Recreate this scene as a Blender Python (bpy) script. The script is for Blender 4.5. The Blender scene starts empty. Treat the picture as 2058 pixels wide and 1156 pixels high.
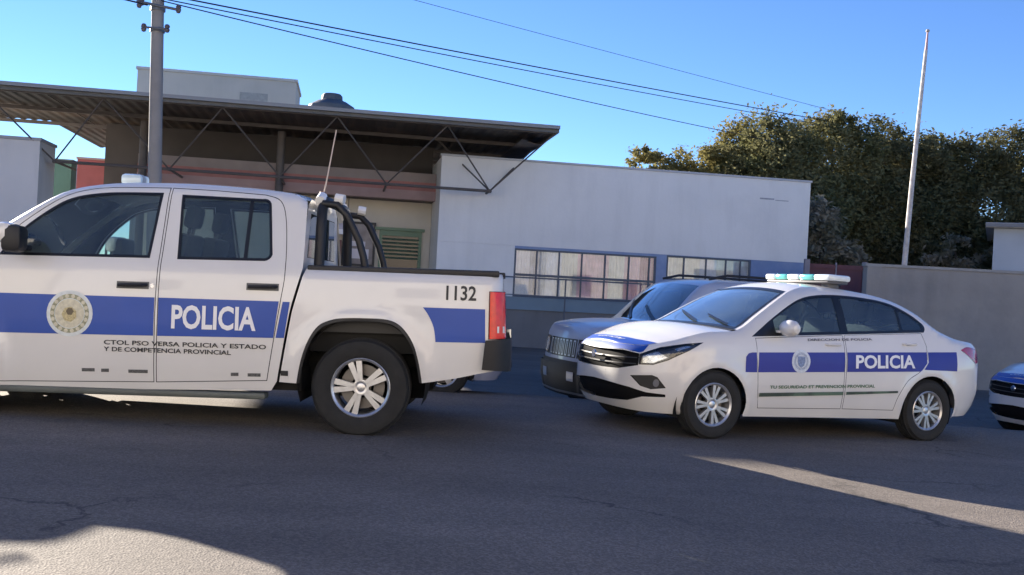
import bpy, bmesh, math, random
import numpy as np
from mathutils import Vector, Matrix
from mathutils.geometry import delaunay_2d_cdt

R = math.radians
random.seed(7)
scene = bpy.context.scene
COL = scene.collection

# ------------------------------------------------------------------ camera
cam_d = bpy.data.cameras.new("camera")
cam = bpy.data.objects.new("camera", cam_d)
COL.objects.link(cam)
cam_d.sensor_width = 36.0
cam_d.lens = 36.0 * 2000 / 2058
cam_d.clip_end = 3000
cam.matrix_world = Matrix.Translation((0, 0, 1.2)) @ Matrix.Rotation(R(90.1), 4, 'X') @ Matrix.Rotation(R(3.0), 4, 'Z')
scene.camera = cam

# ------------------------------------------------------------------ light
SUN_EL = R(15.9)
SUN_AZ = R(-40.8)            # measured from +Y (into the picture), negative = to the left
sun_dir = Vector((math.sin(SUN_AZ) * math.cos(SUN_EL), math.cos(SUN_AZ) * math.cos(SUN_EL), math.sin(SUN_EL)))
world = bpy.data.worlds.new("World")
scene.world = world
world.use_nodes = True
wn = world.node_tree.nodes
wl = world.node_tree.links
sky = wn.new("ShaderNodeTexSky")
sky.sky_type = 'NISHITA'
sky.sun_disc = False
sky.sun_elevation = SUN_EL
sky.sun_rotation = SUN_AZ
sky.altitude = 1800
sky.air_density = 1.0
sky.dust_density = 0.0
sky.ozone_density = 4.5
hsv = wn.new("ShaderNodeHueSaturation")
hsv.inputs["Saturation"].default_value = 1.06
hsv.inputs["Hue"].default_value = .510
wl.new(sky.outputs[0], hsv.inputs["Color"])
wl.new(hsv.outputs[0], wn["Background"].inputs[0])
wn["Background"].inputs[1].default_value = 0.065
sun_d = bpy.data.lights.new("sun", 'SUN')
sun_d.energy = 5.0
sun_d.angle = R(0.5)
sun_d.color = (1.0, 0.90, 0.76)
sun = bpy.data.objects.new("sun", sun_d)
COL.objects.link(sun)
sun.location = (-20, 30, 20)
sun.rotation_euler = sun_dir.to_track_quat('Z', 'Y').to_euler()
scene.view_settings.view_transform = 'Standard'
scene.view_settings.look = 'None'
scene.view_settings.gamma = 1.0
scene.view_settings.use_curve_mapping = False
scene.view_settings.exposure = 1.9

# ------------------------------------------------------------------ materials
MATS = {}
def mat(name, color=(.5, .5, .5), rough=.6, metal=0.0, var=0.0, vscale=4.0, bump=0.0, bscale=40.0,
        coat=0.0, spec=.5, emit=None, second=None, thr=(.45, .6), sscale=2.0, streak=0.0):
    if name in MATS:
        return MATS[name]
    m = bpy.data.materials.new(name)
    m.use_nodes = True
    nt = m.node_tree
    b = nt.nodes["Principled BSDF"]
    b.inputs["Roughness"].default_value = rough
    b.inputs["Metallic"].default_value = metal
    b.inputs["Coat Weight"].default_value = coat
    b.inputs["Coat Roughness"].default_value = .04
    b.inputs["Specular IOR Level"].default_value = spec
    c4 = (*color, 1)
    b.inputs["Base Color"].default_value = c4
    tc = nt.nodes.new("ShaderNodeTexCoord")
    out = None
    if second is not None:
        n = nt.nodes.new("ShaderNodeTexNoise"); n.inputs["Scale"].default_value = sscale; n.inputs["Detail"].default_value = 8
        n.inputs["Roughness"].default_value = .65
        nt.links.new(tc.outputs["Object"], n.inputs["Vector"])
        r = nt.nodes.new("ShaderNodeValToRGB")
        r.color_ramp.elements[0].position = thr[0]; r.color_ramp.elements[0].color = c4
        r.color_ramp.elements[1].position = thr[1]; r.color_ramp.elements[1].color = (*second, 1)
        nt.links.new(n.outputs["Fac"], r.inputs["Fac"])
        out = r.outputs["Color"]
    if var > 0:
        n = nt.nodes.new("ShaderNodeTexNoise"); n.inputs["Scale"].default_value = vscale; n.inputs["Detail"].default_value = 6
        nt.links.new(tc.outputs["Object"], n.inputs["Vector"])
        mr = nt.nodes.new("ShaderNodeMapRange")
        mr.inputs[1].default_value = .25; mr.inputs[2].default_value = .75
        mr.inputs[3].default_value = 1 - var; mr.inputs[4].default_value = 1 + var
        nt.links.new(n.outputs["Fac"], mr.inputs[0])
        mx = nt.nodes.new("ShaderNodeMix"); mx.data_type = 'RGBA'; mx.blend_type = 'MULTIPLY'
        mx.inputs[0].default_value = 1.0
        if out is not None:
            nt.links.new(out, mx.inputs[6])
        else:
            mx.inputs[6].default_value = c4
        nt.links.new(mr.outputs[0], mx.inputs[7])
        out = mx.outputs[2]
    if streak > 0:
        mp = nt.nodes.new("ShaderNodeMapping"); mp.inputs["Scale"].default_value = (1.5, 1.5, .22)
        nt.links.new(tc.outputs["Object"], mp.inputs["Vector"])
        n = nt.nodes.new("ShaderNodeTexNoise"); n.inputs["Scale"].default_value = 1.6; n.inputs["Detail"].default_value = 7; n.inputs["Roughness"].default_value = .6
        nt.links.new(mp.outputs[0], n.inputs["Vector"])
        mr = nt.nodes.new("ShaderNodeMapRange"); mr.inputs[1].default_value = .48; mr.inputs[2].default_value = .72; mr.inputs[3].default_value = 1.0; mr.inputs[4].default_value = 1 - streak
        nt.links.new(n.outputs["Fac"], mr.inputs[0])
        mx = nt.nodes.new("ShaderNodeMix"); mx.data_type = 'RGBA'; mx.blend_type = 'MULTIPLY'; mx.inputs[0].default_value = 1.0
        if out is not None: nt.links.new(out, mx.inputs[6])
        else: mx.inputs[6].default_value = c4
        nt.links.new(mr.outputs[0], mx.inputs[7]); out = mx.outputs[2]
    if out is not None:
        nt.links.new(out, b.inputs["Base Color"])
    if bump > 0:
        n = nt.nodes.new("ShaderNodeTexNoise"); n.inputs["Scale"].default_value = bscale; n.inputs["Detail"].default_value = 5
        nt.links.new(tc.outputs["Object"], n.inputs["Vector"])
        bp = nt.nodes.new("ShaderNodeBump"); bp.inputs["Strength"].default_value = bump; bp.inputs["Distance"].default_value = .02
        nt.links.new(n.outputs["Fac"], bp.inputs["Height"])
        nt.links.new(bp.outputs["Normal"], b.inputs["Normal"])
    if emit:
        b.inputs["Emission Color"].default_value = (*emit[0], 1)
        b.inputs["Emission Strength"].default_value = emit[1]
    MATS[name] = m
    return m

def glass_mat(name, tint, refl=1.0, rough=.02, dust_sheen=0.0):
    if name in MATS:
        return MATS[name]
    m = bpy.data.materials.new(name); m.use_nodes = True
    nt = m.node_tree; nt.nodes.clear()
    o = nt.nodes.new("ShaderNodeOutputMaterial")
    t = nt.nodes.new("ShaderNodeBsdfTransparent"); t.inputs[0].default_value = (*tint, 1)
    g = nt.nodes.new("ShaderNodeBsdfGlossy"); g.inputs["Roughness"].default_value = rough
    f = nt.nodes.new("ShaderNodeFresnel"); f.inputs[0].default_value = 1.52
    mu = nt.nodes.new("ShaderNodeMath"); mu.operation = 'MULTIPLY'; mu.inputs[1].default_value = refl; mu.use_clamp = True
    mx = nt.nodes.new("ShaderNodeMixShader")
    nt.links.new(f.outputs[0], mu.inputs[0]); nt.links.new(mu.outputs[0], mx.inputs[0])
    nt.links.new(t.outputs[0], mx.inputs[1]); nt.links.new(g.outputs[0], mx.inputs[2])
    last = mx.outputs[0]
    if dust_sheen > 0:
        d = nt.nodes.new("ShaderNodeBsdfDiffuse"); d.inputs[0].default_value = (.36, .47, .50, 1)  # teal film: dust plus sky reflection put into the colour
        tc = nt.nodes.new("ShaderNodeTexCoord"); n = nt.nodes.new("ShaderNodeTexNoise"); n.inputs["Scale"].default_value = 2.2; n.inputs["Detail"].default_value = 5
        nt.links.new(tc.outputs["Object"], n.inputs["Vector"])
        q = nt.nodes.new("ShaderNodeMapRange"); q.inputs[1].default_value = .3; q.inputs[2].default_value = .7; q.inputs[3].default_value = dust_sheen * .5; q.inputs[4].default_value = dust_sheen * 1.5
        nt.links.new(n.outputs["Fac"], q.inputs[0])
        m2 = nt.nodes.new("ShaderNodeMixShader"); nt.links.new(q.outputs[0], m2.inputs[0]); nt.links.new(last, m2.inputs[1]); nt.links.new(d.outputs[0], m2.inputs[2]); last = m2.outputs[0]
    nt.links.new(last, o.inputs[0])
    MATS[name] = m
    return m

def leaf_mat(name, c1, c2, transl=.35):
    m = bpy.data.materials.new(name); m.use_nodes = True
    nt = m.node_tree; nt.nodes.clear()
    o = nt.nodes.new("ShaderNodeOutputMaterial")
    tc = nt.nodes.new("ShaderNodeTexCoord")
    n = nt.nodes.new("ShaderNodeTexNoise"); n.inputs["Scale"].default_value = 1.1; n.inputs["Detail"].default_value = 6
    nt.links.new(tc.outputs["Object"], n.inputs["Vector"])
    r = nt.nodes.new("ShaderNodeValToRGB")
    r.color_ramp.elements[0].position = .35; r.color_ramp.elements[0].color = (*c1, 1)
    r.color_ramp.elements[1].position = .65; r.color_ramp.elements[1].color = (*c2, 1)
    nt.links.new(n.outputs["Fac"], r.inputs["Fac"])
    d = nt.nodes.new("ShaderNodeBsdfPrincipled"); d.inputs["Roughness"].default_value = .95; d.inputs["Specular IOR Level"].default_value = .08
    t = nt.nodes.new("ShaderNodeBsdfTranslucent")
    mx = nt.nodes.new("ShaderNodeMixShader"); mx.inputs[0].default_value = transl
    nt.links.new(r.outputs[0], d.inputs["Base Color"]); nt.links.new(r.outputs[0], t.inputs[0])
    nt.links.new(d.outputs[0], mx.inputs[1]); nt.links.new(t.outputs[0], mx.inputs[2])
    nt.links.new(mx.outputs[0], o.inputs[0])
    return m

def asphalt_mat(name, base, speck, stain):
    m = bpy.data.materials.new(name); m.use_nodes = True
    nt = m.node_tree; b = nt.nodes["Principled BSDF"]
    tc = nt.nodes.new("ShaderNodeTexCoord")
    def noise(scale, detail=6, rough=.6, vec=None):
        n = nt.nodes.new("ShaderNodeTexNoise"); n.inputs["Scale"].default_value = scale
        n.inputs["Detail"].default_value = detail; n.inputs["Roughness"].default_value = rough
        nt.links.new(vec if vec else tc.outputs["Object"], n.inputs["Vector"]); return n
    def mrange(src, a, b2, c, d):
        q = nt.nodes.new("ShaderNodeMapRange")
        for i, v in zip((1, 2, 3, 4), (a, b2, c, d)): q.inputs[i].default_value = v
        nt.links.new(src, q.inputs[0]); return q
    v = nt.nodes.new("ShaderNodeTexVoronoi"); v.inputs["Scale"].default_value = 95
    nt.links.new(tc.outputs["Object"], v.inputs["Vector"])
    sep = nt.nodes.new("ShaderNodeSeparateColor"); nt.links.new(v.outputs["Color"], sep.inputs[0])
    st = mrange(sep.outputs[0], .25, .95, .18, .82)
    m1 = nt.nodes.new("ShaderNodeMix"); m1.data_type = 'RGBA'
    m1.inputs[6].default_value = (*base, 1); m1.inputs[7].default_value = (*speck, 1)
    nt.links.new(st.outputs[0], m1.inputs[0])
    big = mrange(noise(.35, 5).outputs["Fac"], .35, .7, .82, 1.2)
    mp = nt.nodes.new("ShaderNodeMapping"); mp.inputs["Scale"].default_value = (.25, 1.6, 1)
    nt.links.new(tc.outputs["Object"], mp.inputs["Vector"])
    streak = mrange(noise(1.2, 6, .6, mp.outputs[0]).outputs["Fac"], .3, .7, .86, 1.14)
    mm = nt.nodes.new("ShaderNodeMath"); mm.operation = 'MULTIPLY'
    nt.links.new(big.outputs[0], mm.inputs[0]); nt.links.new(streak.outputs[0], mm.inputs[1])
    m2 = nt.nodes.new("ShaderNodeMix"); m2.data_type = 'RGBA'; m2.blend_type = 'MULTIPLY'; m2.inputs[0].default_value = 1
    nt.links.new(m1.outputs[2], m2.inputs[6]); nt.links.new(mm.outputs[0], m2.inputs[7])
    pt = mrange(noise(.9, 7, .7).outputs["Fac"], .62, .72, 0, .55)
    m3 = nt.nodes.new("ShaderNodeMix"); m3.data_type = 'RGBA'
    nt.links.new(pt.outputs[0], m3.inputs[0]); nt.links.new(m2.outputs[2], m3.inputs[6]); m3.inputs[7].default_value = (*stain, 1)
    vc = nt.nodes.new("ShaderNodeTexVoronoi"); vc.feature = 'DISTANCE_TO_EDGE'; vc.inputs["Scale"].default_value = .45
    wn_ = noise(1.6, 6, .7); wa = nt.nodes.new("ShaderNodeVectorMath"); wa.operation = 'MULTIPLY_ADD'
    nt.links.new(wn_.outputs["Color"], wa.inputs[0]); wa.inputs[1].default_value = (.9, .9, 0); nt.links.new(tc.outputs["Object"], wa.inputs[2])
    nt.links.new(wa.outputs[0], vc.inputs["Vector"])
    ck = mrange(vc.outputs["Distance"], .0, .012, 1, 0)
    gate = mrange(noise(.5, 3).outputs["Fac"], .5, .6, 0, .75)
    cg = nt.nodes.new("ShaderNodeMath"); cg.operation = 'MULTIPLY'; nt.links.new(ck.outputs[0], cg.inputs[0]); nt.links.new(gate.outputs[0], cg.inputs[1])
    m4 = nt.nodes.new("ShaderNodeMix"); m4.data_type = 'RGBA'; nt.links.new(cg.outputs[0], m4.inputs[0]); nt.links.new(m3.outputs[2], m4.inputs[6]); m4.inputs[7].default_value = (.028, .026, .025, 1)
    nt.links.new(m4.outputs[2], b.inputs["Base Color"])
    b.inputs["Roughness"].default_value = .85
    b.inputs["Specular IOR Level"].default_value = .3
    hb = nt.nodes.new("ShaderNodeMath"); hb.operation = 'ADD'
    nt.links.new(v.outputs["Distance"], hb.inputs[0]); nt.links.new(noise(60, 4).outputs["Fac"], hb.inputs[1])
    bp = nt.nodes.new("ShaderNodeBump"); bp.inputs["Strength"].default_value = .45; bp.inputs["Distance"].default_value = .006
    nt.links.new(hb.outputs[0], bp.inputs["Height"]); nt.links.new(bp.outputs[0], b.inputs["Normal"])
    return m

# ------------------------------------------------------------------ generic helpers
def ginterp(T):
    xs = np.array([a for a, _ in T], float); ys = np.array([b for _, b in T], float)
    o = np.argsort(xs); xs = xs[o]; ys = ys[o]
    h = np.diff(xs); d = np.diff(ys) / h
    mk = np.zeros(len(xs))
    for i in range(1, len(xs) - 1):
        if d[i - 1] * d[i] > 0:
            w1 = 2 * h[i] + h[i - 1]; w2 = h[i] + 2 * h[i - 1]
            mk[i] = (w1 + w2) / (w1 / d[i - 1] + w2 / d[i])
    mk[0] = d[0]; mk[-1] = d[-1]
    X = xs.tolist(); Y = ys.tolist(); H = h.tolist(); M = mk.tolist()
    import bisect
    def f(x):
        if x <= X[0]: return Y[0]
        if x >= X[-1]: return Y[-1]
        i = bisect.bisect_right(X, x) - 1
        t = (x - X[i]) / H[i]; t2 = t * t; t3 = t2 * t
        return (2*t3-3*t2+1)*Y[i] + (t3-2*t2+t)*H[i]*M[i] + (-2*t3+3*t2)*Y[i+1] + (t3-t2)*H[i]*M[i+1]
    return f

def smoothstep(a, b, x):
    t = min(1, max(0, (x - a) / (b - a))); return t * t * (3 - 2 * t)

def gz(x, y):
    sp = math.log1p(math.exp(min(40, (x + .5) * 2))) / 2
    return -0.025 * 9 * math.tanh(sp / 9) - .22 * smoothstep(11.2, 13.8, y)

def link(name, me, parent=None, loc=None, material=None):
    o = bpy.data.objects.new(name, me)
    COL.objects.link(o)
    if parent is not None: o.parent = parent
    if loc is not None: o.location = loc
    if material is not None and me is not None: me.materials.append(material)
    return o

def tag(o, label, cat, group=None):
    o["label"] = label; o["category"] = cat
    if group: o["group"] = group
    return o

def thing(name, label, cat, loc=(0, 0, 0), rz=0, group=None):
    o = link(name, None, None, loc); o.rotation_euler = (0, 0, rz)
    o.empty_display_size = .2
    return tag(o, label, cat, group)

def structure(o): o["kind"] = "structure"; return o

class MB:
    """collects simple solids into one mesh"""
    def __init__(s): s.bm = bmesh.new()
    def box(s, x0, x1, y0, y1, z0, z1, bev=0, M=None):
        v = [s.bm.verts.new((x, y, z)) for x in (x0, x1) for y in (y0, y1) for z in (z0, z1)]
        fs = [(0, 1, 3, 2), (4, 6, 7, 5), (0, 4, 5, 1), (2, 3, 7, 6), (0, 2, 6, 4), (1, 5, 7, 3)]
        F = [s.bm.faces.new([v[i] for i in f]) for f in fs]
        if bev > 0:
            es = list({e for f in F for e in f.edges})
            r = bmesh.ops.bevel(s.bm, geom=es, offset=bev, segments=2, profile=.5, affect='EDGES')
            v = list({vv for f in r['faces'] for vv in f.verts} | {x for x in v if x.is_valid})
        if M is not None:
            bmesh.ops.transform(s.bm, matrix=M, verts=[x for x in v if x.is_valid])
        return s
    def tube(s, pts, r, n=8, caps=True, r2=None):
        pts = [Vector(p) for p in pts]; rings = []
        up = Vector((0, 0, 1))
        for i, p in enumerate(pts):
            d = (pts[min(i + 1, len(pts) - 1)] - pts[max(i - 1, 0)]).normalized()
            a = d.cross(up)
            if a.length < 1e-3: a = d.cross(Vector((1, 0, 0)))
            a.normalize(); b = d.cross(a)
            rr = r if r2 is None else r + (r2 - r) * i / (len(pts) - 1)
            rings.append([s.bm.verts.new(p + (a * math.cos(2 * math.pi * k / n) + b * math.sin(2 * math.pi * k / n)) * rr) for k in range(n)])
        for A, B in zip(rings, rings[1:]):
            for k in range(n):
                s.bm.faces.new((A[k], A[(k + 1) % n], B[(k + 1) % n], B[k]))
        if caps:
            s.bm.faces.new(rings[0][::-1]); s.bm.faces.new(rings[-1])
        return s
    def lathe(s, prof, n=40, axis='Y', c=(0, 0, 0), closed=False, caps=True):
        c = Vector(c); rings = []
        for r, h in prof:
            ring = []
            for k in range(n):
                a = 2 * math.pi * k / n
                p = {'Y': (r * math.cos(a), h, r * math.sin(a)), 'Z': (r * math.cos(a), r * math.sin(a), h), 'X': (h, r * math.cos(a), r * math.sin(a))}[axis]
                ring.append(s.bm.verts.new(c + Vector(p)))
            rings.append(ring)
        for A, B in list(zip(rings, rings[1:])) + ([(rings[-1], rings[0])] if closed else []):
            for k in range(n):
                s.bm.faces.new((A[k], A[(k + 1) % n], B[(k + 1) % n], B[k]))
        if not closed and caps:
            if prof[0][0] > 1e-4: s.bm.faces.new(rings[0][::-1])
            if prof[-1][0] > 1e-4: s.bm.faces.new(rings[-1])
        return s
    def prism(s, poly, h0, h1, axis='Y', M=None):
        def P(a, b, h): return {'Y': (a, h, b), 'Z': (a, b, h), 'X': (h, a, b)}[axis]
        A = [s.bm.verts.new(P(a, b, h0)) for a, b in poly]; B = [s.bm.verts.new(P(a, b, h1)) for a, b in poly]
        n = len(poly)
        s.bm.faces.new(A[::-1]); s.bm.faces.new(B)
        for k in range(n): s.bm.faces.new((A[k], A[(k + 1) % n], B[(k + 1) % n], B[k]))
        if M is not None: bmesh.ops.transform(s.bm, matrix=M, verts=A + B)
        return s
    def build(s, name, material, parent=None, smooth=False, loc=None, bevel=0, angle=35):
        bmesh.ops.recalc_face_normals(s.bm, faces=s.bm.faces)
        me = bpy.data.meshes.new(name); s.bm.to_mesh(me); s.bm.free()
        if smooth:
            me.polygons.foreach_set("use_smooth", [True] * len(me.polygons))
            me.set_sharp_from_angle(angle=R(angle))
        return link(name, me, parent, loc, material)

def inpoly(x, y, P):
    c = False; j = len(P) - 1
    for i in range(len(P)):
        xi, yi = P[i]; xj, yj = P[j]
        if (yi > y) != (yj > y) and x < (xj - xi) * (y - yi) / (yj - yi) + xi: c = not c
        j = i
    return c

def densify(P, ds):
    out = []
    for i in range(len(P)):
        a = P[i]; b = P[(i + 1) % len(P)]
        n = max(1, int(math.hypot(b[0] - a[0], b[1] - a[1]) / ds))
        for k in range(n): out.append((a[0] + (b[0] - a[0]) * k / n, a[1] + (b[1] - a[1]) * k / n))
    return out

def tri2d(poly, holes=(), ds=.06):
    loops = [densify(poly, ds)] + [densify(h, ds) for h in holes]
    vs = []; es = []
    for L in loops:
        b = len(vs); vs += [Vector(p) for p in L]
        es += [(b + i, b + (i + 1) % len(L)) for i in range(len(L))]
    xs = [p[0] for p in poly]; ys = [p[1] for p in poly]
    bpts = np.array([[v.x, v.y] for v in vs])
    x = math.floor(min(xs) / ds) * ds
    while x < max(xs):
        y = math.floor(min(ys) / ds) * ds
        while y < max(ys):
            if inpoly(x, y, poly) and not any(inpoly(x, y, h) for h in holes):
                if np.min(np.abs(bpts - (x, y)).sum(1)) > ds * .5:
                    vs.append(Vector((x, y)))
            y += ds
        x += ds
    r = delaunay_2d_cdt(vs, es, [], 0, 1e-6)
    V = [(v.x, v.y) for v in r[0]]; F = []
    for f in r[2]:
        cx = sum(V[i][0] for i in f) / 3; cy = sum(V[i][1] for i in f) / 3
        if inpoly(cx, cy, poly) and not any(inpoly(cx, cy, h) for h in holes): F.append(tuple(f))
    return V, F

def skin(name, patches, material, parent, ds=.06):
    """patches: list of (poly, holes, mapfn) ; mapfn(a,b)->Vector. one smooth mesh with exact surface normals"""
    verts = []; faces = []; norms = []
    for poly, holes, fn in patches:
        V, F = (poly if isinstance(poly, tuple) else tri2d(poly, holes, ds))
        b = len(verts); e = 2e-3
        P = [fn(a, c) for a, c in V]
        for (a, c), p in zip(V, P):
            du = fn(a + e, c) - fn(a - e, c); dv = fn(a, c + e) - fn(a, c - e)
            n = du.cross(dv)
            n = n.normalized() if n.length > 1e-12 else Vector((0, 0, 1))
            verts.append(p); norms.append(n)
        out = getattr(fn, 'center', Vector((1.2, 0, .7)))
        # flip so that normals face out of the body
        k = sum((verts[b + i] - out).dot(norms[b + i]) for i in range(len(V)))
        if k < 0:
            for i in range(len(V)): norms[b + i] = -norms[b + i]
        for f in F:
            i, j, l = (b + q for q in f)
            nn = (verts[j] - verts[i]).cross(verts[l] - verts[i])
            if nn.dot(norms[i] + norms[j] + norms[l]) < 0: i, j = j, i
            faces.append((i, j, l))
    me = bpy.data.meshes.new(name)
    me.from_pydata(verts, [], faces)
    me.polygons.foreach_set("use_smooth", [True] * len(me.polygons))
    me.normals_split_custom_set_from_vertices(norms)
    return link(name, me, parent, None, material)

def text_tris(body, size, bold=0.0):
    cu = bpy.data.curves.new("txt", 'FONT'); cu.body = body; cu.size = size; cu.offset = bold; cu.resolution_u = 3
    o = bpy.data.objects.new("txt", cu); COL.objects.link(o)
    bpy.context.view_layer.update()
    dg = bpy.context.evaluated_depsgraph_get()
    me = o.evaluated_get(dg).to_mesh()
    me.calc_loop_triangles()
    V = [(v.co.x, v.co.y) for v in me.vertices]; F = [tuple(t.vertices) for t in me.loop_triangles]
    o.evaluated_get(dg).to_mesh_clear()
    bpy.data.objects.remove(o); bpy.data.curves.remove(cu)
    x0 = min(v[0] for v in V); x1 = max(v[0] for v in V); y0 = min(v[1] for v in V); y1 = max(v[1] for v in V)
    return [(x - x0, y - y0) for x, y in V], F, x1 - x0, y1 - y0

def curve(P, n=6):
    """open Catmull-Rom polyline through P"""
    out = []
    Q = [P[0]] + list(P) + [P[-1]]
    for i in range(1, len(Q) - 2):
        p0, p1, p2, p3 = Q[i-1], Q[i], Q[i+1], Q[i+2]
        for k in range(n):
            t = k / n
            out.append(tuple(.5 * ((2*p1[d]) + (-p0[d]+p2[d])*t + (2*p0[d]-5*p1[d]+4*p2[d]-p3[d])*t*t + (-p0[d]+3*p1[d]-3*p2[d]+p3[d])*t**3) for d in (0, 1)))
    out.append(tuple(P[-1])); return out

def arc(cx, cy, r, a0, a1, n=14):
    return [(cx + r * math.cos(R(a0 + (a1 - a0) * k / n)), cy + r * math.sin(R(a0 + (a1 - a0) * k / n))) for k in range(n + 1)]

def copy_tree(o, parent=None):
    c = o.copy(); COL.objects.link(c); c.parent = parent
    for ch in list(o.children): copy_tree(ch, c)
    return c

# ------------------------------------------------------------------ vehicle shells
class Shell:
    def __init__(s, W, zt, xn, xr, sF, Lf, sR, Lr, qf=.6, qr=.5, corner_r=None, corner_f=None, rr=.05, hh=.09, cr=None, crx=None, bow=.015, mid=1.2, flares=()):
        s.W, s.zt, s.xn, s.xr = ginterp(W), ginterp(zt), ginterp(xn), ginterp(xr)
        s.sF, s.Lf, s.sR, s.Lr, s.qf, s.qr, s.cor = sF, Lf, sR, Lr, qf, qr, corner_r; s.cof = corner_f
        s.rr, s.hh = rr, hh
        s.cr = ginterp(cr or [(0, .05), (1, .05)]); s.crx = ginterp(crx or [(0, 0), (1, 0)])
        s.bow, s.mid, s.flares = bow, mid, flares
        s.sMax, s.sMin = sF + Lf, sR - Lr
    def P(s, a, z):
        W = s.W(z)
        zt = s.zt(a); k = (z - (zt - s.hh)) / s.hh
        if k > 0: W -= s.rr * min(k, 1.3) ** 2
        W *= 1 - s.bow * ((a - s.mid) / 1.6) ** 2
        for fx, fz, fr, amt, wd in s.flares:
            r = math.hypot(a - fx, z - fz); W += amt * math.exp(-((r - fr) / wd) ** 2) * (1 if z > fz - .1 else .3)
        if a > s.sF and s.cof:
            d = a - s.sF; r = s.cof; xe = s.xn(z) - s.sF - r
            if d < r * math.pi / 2:
                q = math.sin(d / r); x = s.sF + r * q + xe * q; y = W - r * (1 - math.cos(d / r))
            else:
                k = max(0, 1 - (d - r * math.pi / 2) / (s.Lf - r * math.pi / 2)); x = s.sF + r + xe + .05 * (1 - k * k); y = (W - r) * k
        elif a > s.sF:
            t = min(1, (a - s.sF) / s.Lf) * math.pi / 2
            x = s.sF + (s.xn(z) - s.sF) * math.sin(t); y = W * max(0, math.cos(t)) ** s.qf
        elif a < s.sR:
            d = s.sR - a
            if s.cor:
                r = s.cor; xe = s.sR - s.xr(z) - r
                if d < r * math.pi / 2:
                    q = math.sin(d / r); x = s.sR - r * q - xe * q; y = W - r * (1 - math.cos(d / r))
                else:
                    x = s.sR - r - xe; y = (W - r) * max(0, 1 - (d - r * math.pi / 2) / (s.Lr - r * math.pi / 2))
            else:
                t = min(1, d / s.Lr) * math.pi / 2
                x = s.sR + (s.xr(z) - s.sR) * math.sin(t); y = W * max(0, math.cos(t)) ** s.qr
        else:
            x = a; y = W
        return Vector((x, y, z))
    def side(s, sg, off=0.0):
        def fn(a, z):
            p = s.P(a, z)
            if off:
                e = .004
                n = (s.P(a + e, z) - s.P(a - e, z)).cross(s.P(a, z + e) - s.P(a, z - e))
                if n.length > 1e-9:
                    n.normalize()
                    if n.y < 0 and abs(n.y) > .05 or (abs(n.y) <= .05 and n.x * (a - s.mid) < 0): n = -n
                    p = p + n * off
            return Vector((p.x, p.y * sg, p.z))
        fn.center = Vector((s.mid, 0, .6)); return fn
    def top(s, off=0.0):
        def fn(a, v):
            E = s.P(a, s.zt(a)); k = 1 - abs(v) ** 2.2
            return Vector((E.x + s.crx(a) * k, v * E.y, E.z + s.cr(a) * k + off))
        fn.center = Vector((s.mid, 0, 0)); return fn

def decal_text(name, sh, body, size, s0, z0, material, parent, bold=0, width=None, off=.006, slope=0, sg=1):
    V, F, w, h = text_tris(body, size, bold)
    k = (width / w) if width else 1
    f0 = sh.side(sg, off)
    pts = [(s0 - sg * x * k, z0 + y + slope * x * k) for x, y in V]
    if ' ' not in body: return skin(name, [((pts, F), (), f0)], material, parent)
    iv = sorted((min(V[i][0] for i in f), max(V[i][0] for i in f)) for f in F); words = [list(iv[0])]
    for a, b in iv[1:]:                       # one object per printed word
        if a > words[-1][1] + size * .22: words.append([a, b])
        else: words[-1][1] = max(words[-1][1], b)
    for a, b in words:
        Fw = [f for f in F if a - 1e-6 <= V[f[0]][0] <= b + 1e-6]
        used = sorted({i for f in Fw for i in f}); ix = {v: n for n, v in enumerate(used)}
        o = skin(name, [(([pts[i] for i in used], [tuple(ix[i] for i in f) for f in Fw]), (), f0)], material, parent)
    return o

def decal_disc(sh, name, s0, z0, r, material, parent, off, sg=1, r0=0, n=32, sx=1.0):
    out = [(s0 + sx * r * math.cos(2*math.pi*k/n), z0 + r * math.sin(2*math.pi*k/n)) for k in range(n)]
    hol = [] if r0 <= 0 else [[(s0 + sx * r0 * math.cos(2*math.pi*k/n), z0 + r0 * math.sin(2*math.pi*k/n)) for k in range(n)]]
    return skin(name, [(out, hol, sh.side(sg, off))], material, parent, .05)

def bar2(a, b, w0, w1):
    """quad polygon for a bar from a to b with widths w0,w1 (2-D)"""
    dx, dy = b[0] - a[0], b[1] - a[1]; L = math.hypot(dx, dy); nx, ny = -dy / L, dx / L
    return [(a[0] + nx * w0, a[1] + ny * w0), (b[0] + nx * w1, b[1] + ny * w1), (b[0] - nx * w1, b[1] - ny * w1), (a[0] - nx * w0, a[1] - ny * w0)]

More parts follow.
